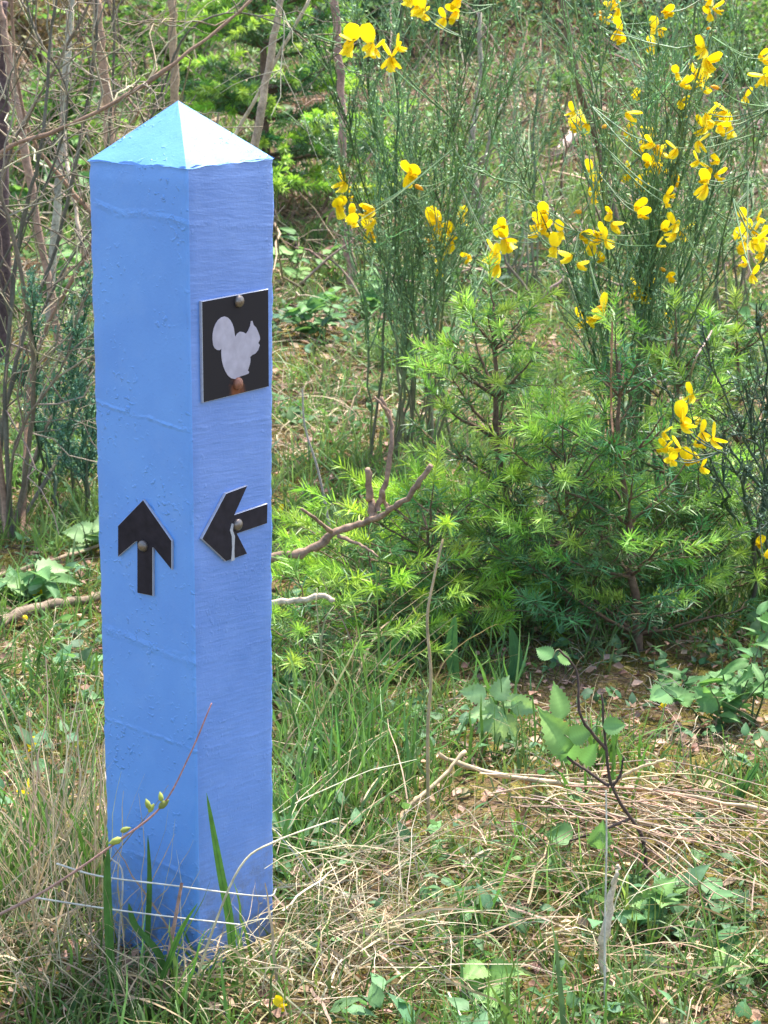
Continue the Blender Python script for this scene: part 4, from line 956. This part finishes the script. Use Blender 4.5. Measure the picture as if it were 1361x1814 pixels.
def dead_sprays():
    """collapsed sheaf of dead broom shoots at lower right"""
    rng = np.random.default_rng(55); base = ground(790, 1365)
    root = empty("dead_sheaf", base, "collapsed sheaf of dead straw coloured shoots sweeping to the right edge", "dead plant")
    Yb = base[1] - .14
    def add(name, pts, r0, r1, c):
        mb = MB(); branch_mesh(mb, np.asarray(pts) - base, r0, r1, c, rng=rng, k=26, sides=5); mb.build(name, M_STRAW, root)
    add("main_shoot", [at(775, 1338, Yb), at(860, 1368, Yb), at(1000, 1388, Yb - .02), at(1150, 1400, Yb - .06), at(1361, 1435, Yb - .14), at(1450, 1450, Yb - .16)], .0045, .0026, (.56, .44, .28))
    add("main_shoot", [at(700, 1470, Yb - .1), at(725, 1430, Yb - .08), at(775, 1385, Yb - .05), at(825, 1330, Yb - .02)], .004, .0028, (.52, .40, .24))
    add("main_shoot", [at(1080, 1392, Yb - .1), at(1120, 1365, Yb - .1), at(1180, 1345, Yb - .1)], .0034, .002, (.56, .45, .27))
    for i in range(44):
        x0 = rng.uniform(830, 1180); y0 = 1400 + (x0 - 850) * .12 + rng.normal(0, 30); dx = rng.uniform(120, 480); dy = dx * rng.uniform(.05, .62); u = rng.uniform(.25, .55)
        g = lambda x, y: ground(x, min(y, 1790), .03 + .06 * rng.random())
        p = [(x0, y0), (x0 + dx * .35, y0 + dy * .15 + rng.normal(0, 14)), (x0 + dx * .7, y0 + dy * .5 + rng.normal(0, 16)), (x0 + dx, y0 + dy)]
        add("shoot", [g(*q_) for q_ in p], rng.uniform(.0009, .0017), .0006, tuple(tint(rng, 1, (.46, .34, .22), (.34, .23, .16), (.60, .50, .34), var=.2)[0]))
dead_sprays()

for i, (x, y, s_) in enumerate([(55, 1326, .018), (52, 1403, .018), (505, 1781, .014), (67, 1048, .013), (40, 1092, .010), (1170, 1252, .010), (500, 905, .014), (1330, 1215, .012)]):
    o = bpy.data.objects.new("fallen_flower", FLOWER); COL.objects.link(o); p = ground(x, y, .03); o.location = tuple(p); o.scale = (s_,) * 3; o.rotation_euler = (.6 * i, .5 * i, 1.7 * i)
    tag(o, ["yellow broom flower dropped in the grass left of the post, the upper of two", "yellow broom flower dropped in the grass left of the post, the lower of two", "yellow petal in the straw at the bottom edge right of the post",
            "yellow petal among the dark leaves at the left edge", "tiny yellow petal below the leaf at the left edge", "yellow bud on the moss right of the birch seedling", "yellow petal close to the post's right edge by the left arrow", "orange yellow petal in the blue green plant at right"][i], "flower", "fallen yellow flowers")

# ------------------------------------------------------------------ ground cover (stuff)
def spot(rng, n, y0, y1, margin=.5, power=1.0, xlim=None):
    """random ground points, denser toward the front, over what the camera and a step aside could see"""
    u = rng.random(n); y = y0 + (y1 - y0) * u ** power
    hw = (y - CAM[1] + .15) * .19 + margin
    x = CAM[0] + rng.uniform(-1, 1, n) * hw
    k = ~in_post(x, y); return x[k], y[k]
def blades(mb, rng, x, y, L, wid, D, droop, col, k=6, tipw=.06, zoff=-.006):
    L = L * np.where((np.abs(x + .01) < .15) & (y < .03) & (y > -.42), .78, 1.0)   # trodden short round the post's foot
    n = len(x); S = np.stack([x, y, hgt(x, y) + zoff], -1); P = arcs(rng, S, D, L, k, droop, .03)
    fl = hgt(P[..., 0], P[..., 1]) + .003; P[..., 2] = np.where(np.arange(k)[None] > 0, np.maximum(P[..., 2], fl), P[..., 2])
    inside = in_post(P[..., 0], P[..., 1], .002); bad = inside.any(1)
    P = P[~bad]; t = np.linspace(0, 1, k); w = (1 - t ** 2.2) * (1 - tipw) + tipw; W = (np.asarray(wid)[~bad] if np.ndim(wid) else np.full(len(P), wid))[:, None] * w
    S_ = nrm(np.cross(D[~bad], rng.normal(0, 1, (len(P), 3)))); c = col[~bad]
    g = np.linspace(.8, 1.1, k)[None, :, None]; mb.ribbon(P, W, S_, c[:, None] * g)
G1, G2, G3 = (.07, .15, .035), (.11, .22, .055), (.15, .26, .09); ST = (.33, .26, .145); ST2 = (.47, .40, .26); BRN = (.17, .105, .06)
_d1, _d2, _d3, _d4 = ground(1140, 1270), ground(1120, 1480), ground(620, 720), ground(920, 1560)
DRY = [(_d1[0], _d1[1], .28, .30, .95), (_d2[0], _d2[1], .34, .17, .85), (_d3[0], _d3[1], .3, .6, .35), (_d4[0], _d4[1], .14, .12, .7)]
def tufts(mb, rng, nt, per, y0, y1, Lr, wr, cols, power, thr=None, fr=2.5, kk=0, spread=.03, droop=(.1, .55), el=(35, 88), margin=.5, green=False):
    tx, ty = spot(rng, nt, y0, y1, margin, power)
    dry = np.zeros(len(tx))
    for cx, cy, rx, ry, a_ in DRY: dry = np.maximum(dry, a_ * np.exp(-((tx - cx) / rx) ** 2 - ((ty - cy) / ry) ** 2))
    if green: k = rng.random(len(tx)) > dry; tx, ty = tx[k], ty[k]
    if thr is not None: k = patch(tx, ty, fr, kk) + rng.normal(0, .3, len(tx)) > thr; tx, ty = tx[k], ty[k]
    n = len(tx) * per; x = np.repeat(tx, per) + rng.normal(0, spread, n); y = np.repeat(ty, per) + rng.normal(0, spread, n); k = ~in_post(x, y); x, y = x[k], y[k]; n = len(x)
    D = rdir(rng, n, *el); sz = np.repeat(rng.uniform(.6, 1.25, len(tx)), per)[k]; L = rng.uniform(*Lr, n) * sz
    tc = np.repeat(tint(rng, len(tx), *cols, var=.18), per, 0)[k] * np.exp(rng.normal(0, .16, (n, 1)))
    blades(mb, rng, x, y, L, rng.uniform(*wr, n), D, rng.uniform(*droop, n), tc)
r = np.random.default_rng(101)
mb = MB()
tufts(mb, r, 1700, 30, -.75, 2.2, (.03, .14), (.0016, .0046), (G1, G2, G3, (.17, .22, .07)), 1.0, -.4, green=True)
tufts(mb, r, 3000, 26, 1.4, 6.5, (.04, .16), (.003, .006), (G2, G3, (.20, .26, .09), (.16, .24, .12)), 1.0, -.5, margin=.6, green=True)
tufts(mb, r, 2200, 18, 5.0, 16.0, (.10, .34), (.006, .013), (G2, G3, (.17, .26, .09), (.20, .23, .12)), 1.0, -.5, fr=1.2, spread=.08, margin=1.2)
tufts(mb, r, 130, 10, -.55, 1.0, (.16, .30), (.004, .008), (G1, G2), 1.0, -.1, el=(60, 88), green=True)
for cx_, cy_, nn_ in ((545, 1480, 26), (560, 1330, 22), (90, 1560, 18), (240, 1800, 10), (410, 1800, 8), (650, 1400, 16)):
    g0 = ground(cx_, cy_); n = nn_ * 8; x = r.normal(g0[0], .05, n); y = r.normal(g0[1], .06, n); k = ~in_post(x, y, .01); x, y = x[k], y[k]; n = len(x)
    blades(mb, r, x, y, r.uniform(.08, .24, n), r.uniform(.0025, .006, n), rdir(r, n, 50, 88), r.uniform(.05, .5, n), tint(r, n, G1, G2, G3, var=.2), 8)
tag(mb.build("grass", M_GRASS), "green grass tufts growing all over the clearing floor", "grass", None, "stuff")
mb = MB()
tufts(mb, r, 480, 14, -.75, 2.2, (.07, .24), (.0009, .0021), (ST, ST2, (.62, .55, .40), (.33, .24, .15)), 1.0, -.1, kk=1, el=(5, 70), droop=(.2, .9))
tufts(mb, r, 1000, 14, 1.6, 6.0, (.07, .25), (.002, .004), (ST, ST2, (.30, .21, .13)), 1.0, -.3, kk=1, el=(2, 60), droop=(.2, .9), margin=.6)
tufts(mb, r, 2400, 14, 5.0, 16.0, (.12, .42), (.005, .010), (ST, (.34, .24, .17), (.30, .19, .14)), 1.0, -.5, kk=3, fr=1.0, spread=.1, el=(5, 75), droop=(.2, .8), margin=1.2)
# straw tangles: thick by the post's right foot, upright by its left side, thin elsewhere
def tangle(n, cx, cy, sx, sy, Lr, el, w, cols, zr=(.0, .06), droop=(.05, .5)):
    x = r.normal(cx, sx, n); y = r.normal(cy, sy, n); k = ~in_post(x, y, .012); x, y = x[k], y[k]; n = len(x)
    D = rdir(r, n, *el); blades(mb, r, x, y, r.uniform(*Lr, n), w * r.lognormal(-.15, .45, n), D, r.uniform(*droop, n), tint(r, n, *cols, var=.2), 8, .3, r.uniform(*zr, n))
g_ = ground(610, 1700); tangle(330, g_[0], g_[1], .11, .11, (.05, .28), (-8, 35), .0017, (ST, ST2, (.6, .55, .42), (.28, .20, .12)))
g_ = ground(560, 1610); tangle(180, g_[0], g_[1], .10, .08, (.10, .30), (0, 50), .0015, (ST, ST2))
g_ = ground(150, 1640); tangle(300, g_[0], g_[1], .05, .09, (.15, .36), (55, 88), .0017, (ST, ST2, (.45, .36, .24)), droop=(.0, .25))
g_ = ground(60, 1730); tangle(170, g_[0], g_[1], .10, .12, (.10, .32), (10, 70), .0016, (ST, ST2))
g_ = ground(760, 1600); tangle(130, g_[0], g_[1], .14, .14, (.08, .26), (-5, 35), .0018, (ST, (.34, .24, .16)))
g_ = ground(1150, 1560); tangle(160, g_[0], g_[1], .2, .12, (.10, .36), (-5, 20), .0016, ((.36, .26, .17), ST, (.26, .17, .11)))
g_ = ground(1250, 1740); tangle(120, g_[0], g_[1], .2, .10, (.06, .22), (-5, 40), .0018, (ST, (.34, .24, .16)))
g_ = ground(330, 1790); tangle(260, g_[0], g_[1], .12, .04, (.08, .22), (5, 65), .0018, (ST, ST2))
g_ = ground(600, 1300); tangle(100, g_[0], g_[1], .10, .15, (.12, .35), (15, 80), .0020, (ST, (.34, .26, .16)))
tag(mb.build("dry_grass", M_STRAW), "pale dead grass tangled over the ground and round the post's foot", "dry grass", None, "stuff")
# moss: dense short fuzz
mb = MB()
for (n, y0, y1, L, w) in ((62000, -.75, 2.0, .020, .0028), (46000, 2.0, 5.2, .020, .005)):
    x, y = spot(r, n, y0, y1, .4); k = patch(x, y, 3.0, 4) > -.25; x, y = x[k], y[k]; n = len(x)
    D = rdir(r, n, 20, 85); blades(mb, r, x, y, r.uniform(.5, 1.4, n) * L, np.full(n, w), D, np.full(n, .2), tint(r, n, (.17, .16, .035), (.27, .22, .05), (.11, .13, .03), (.28, .19, .08), var=.2), 3, .3)
tag(mb.build("moss", M_GRASS), "yellow green moss carpet between the grass tufts", "moss", None, "stuff")
# leaf litter
mb = MB()
for (n, y0, y1, s0) in ((7500, -.75, 2.4, .020), (5200, 2.4, 7.0, .034), (6500, 6.0, 16, .06)):
    x, y = spot(r, n, y0, y1, .6); n = len(x); sz = r.uniform(.5, 1.3, n) * s0
    M = frame(rdir(r, n, -20, 30), roll=r.normal(0, .5, n)) * np.stack([sz * .7, sz, sz * 2], -1)[..., None]
    mb.inst(*LEAFLET, M, np.stack([x, y, hgt(x, y) + .004 + r.uniform(0, .012, n)], -1), tint(r, n, (.19, .11, .07), (.30, .19, .12), (.40, .29, .20), (.11, .07, .05), (.38, .23, .17), var=.28))
for (n, y0, y1, L0, w) in ((5200, -.75, 3.0, .05, .0022), (5200, 3.0, 7.5, .12, .004), (3800, 7.0, 16, .3, .009)):
    x, y = spot(r, n, y0, y1, .6); n = len(x); blades(mb, r, x, y, r.uniform(.4, 1.6, n) * L0, np.full(n, w), rdir(r, n, -3, 16), np.full(n, .03), tint(r, n, (.14, .09, .06), (.22, .16, .11), (.09, .065, .05), (.32, .24, .17), var=.25), 4, .5, .006)
tag(mb.build("leaf_litter", M_LITTER), "brown leaf and twig litter on the forest floor", "leaf litter", None, "stuff")
# low herbs
mb = MB(); HL = birch_leaf(n=5, W=.55, teeth=False, curl=.5)
for (n, y0, y1, s0, thr, kk, cols) in ((420, -.75, 2.2, .022, -.4, 6, ((.07, .16, .055), (.11, .22, .08), (.10, .19, .11))), (90, -.75, 1.6, .036, -.4, 2, ((.09, .19, .09), (.13, .24, .11))), (520, 2.2, 4.6, .034, -.1, 6, ((.07, .16, .06), (.10, .19, .08))), (500, 3.6, 6.2, .045, -.1, 7, ((.08, .17, .09), (.11, .20, .09), (.07, .14, .075))), (900, 7., 15, .07, -.2, 7, ((.09, .17, .06), (.11, .2, .07)))):
    x, y = spot(r, n, y0, y1, .5); k = patch(x, y, 1.6, kk) > thr; x, y = x[k], y[k]; per = 11; n = len(x) * per
    sz = s0 * r.uniform(.5, 1.3, n); X = np.repeat(x, per) + r.normal(0, s0 * .9, n); Yy = np.repeat(y, per) + r.normal(0, s0 * .9, n); k = ~in_post(X, Yy, .03); X, Yy, sz = X[k], Yy[k], sz[k]; n = len(X)
    M = frame(rdir(r, n, -5, 60), roll=r.normal(0, .4, n)) * sz[:, None, None]
    mb.inst(*HL, M, np.stack([X, Yy, hgt(X, Yy) + s0 * r.uniform(.1, 1.6, n)], -1), tint(r, n, *cols, var=.2))
tag(mb.build("ground_herbs", M_LEAF), "low leafy herbs spread through the grass", "ground cover", None, "stuff")
# brushwood far back
mb = MB(); n = 1500; x, y = spot(r, n, 4.2, 15, 1.0); n = len(x); S = np.stack([x, y, hgt(x, y) - .01], -1); L = r.uniform(.2, .9, n)
mb.tube(arcs(r, S, rdir(r, n, 0, 70), L, 7, .12, .08), np.linspace(.006, .0015, 7)[None] * r.uniform(.5, 1.4, (n, 1)), tint(r, n, (.20, .14, .10), (.33, .26, .18), (.10, .08, .06), (.36, .25, .19), var=.28), 4)
tag(mb.build("brushwood", M_TWIG), "dead brown brushwood and stems scattered in the background", "brushwood", None, "stuff")
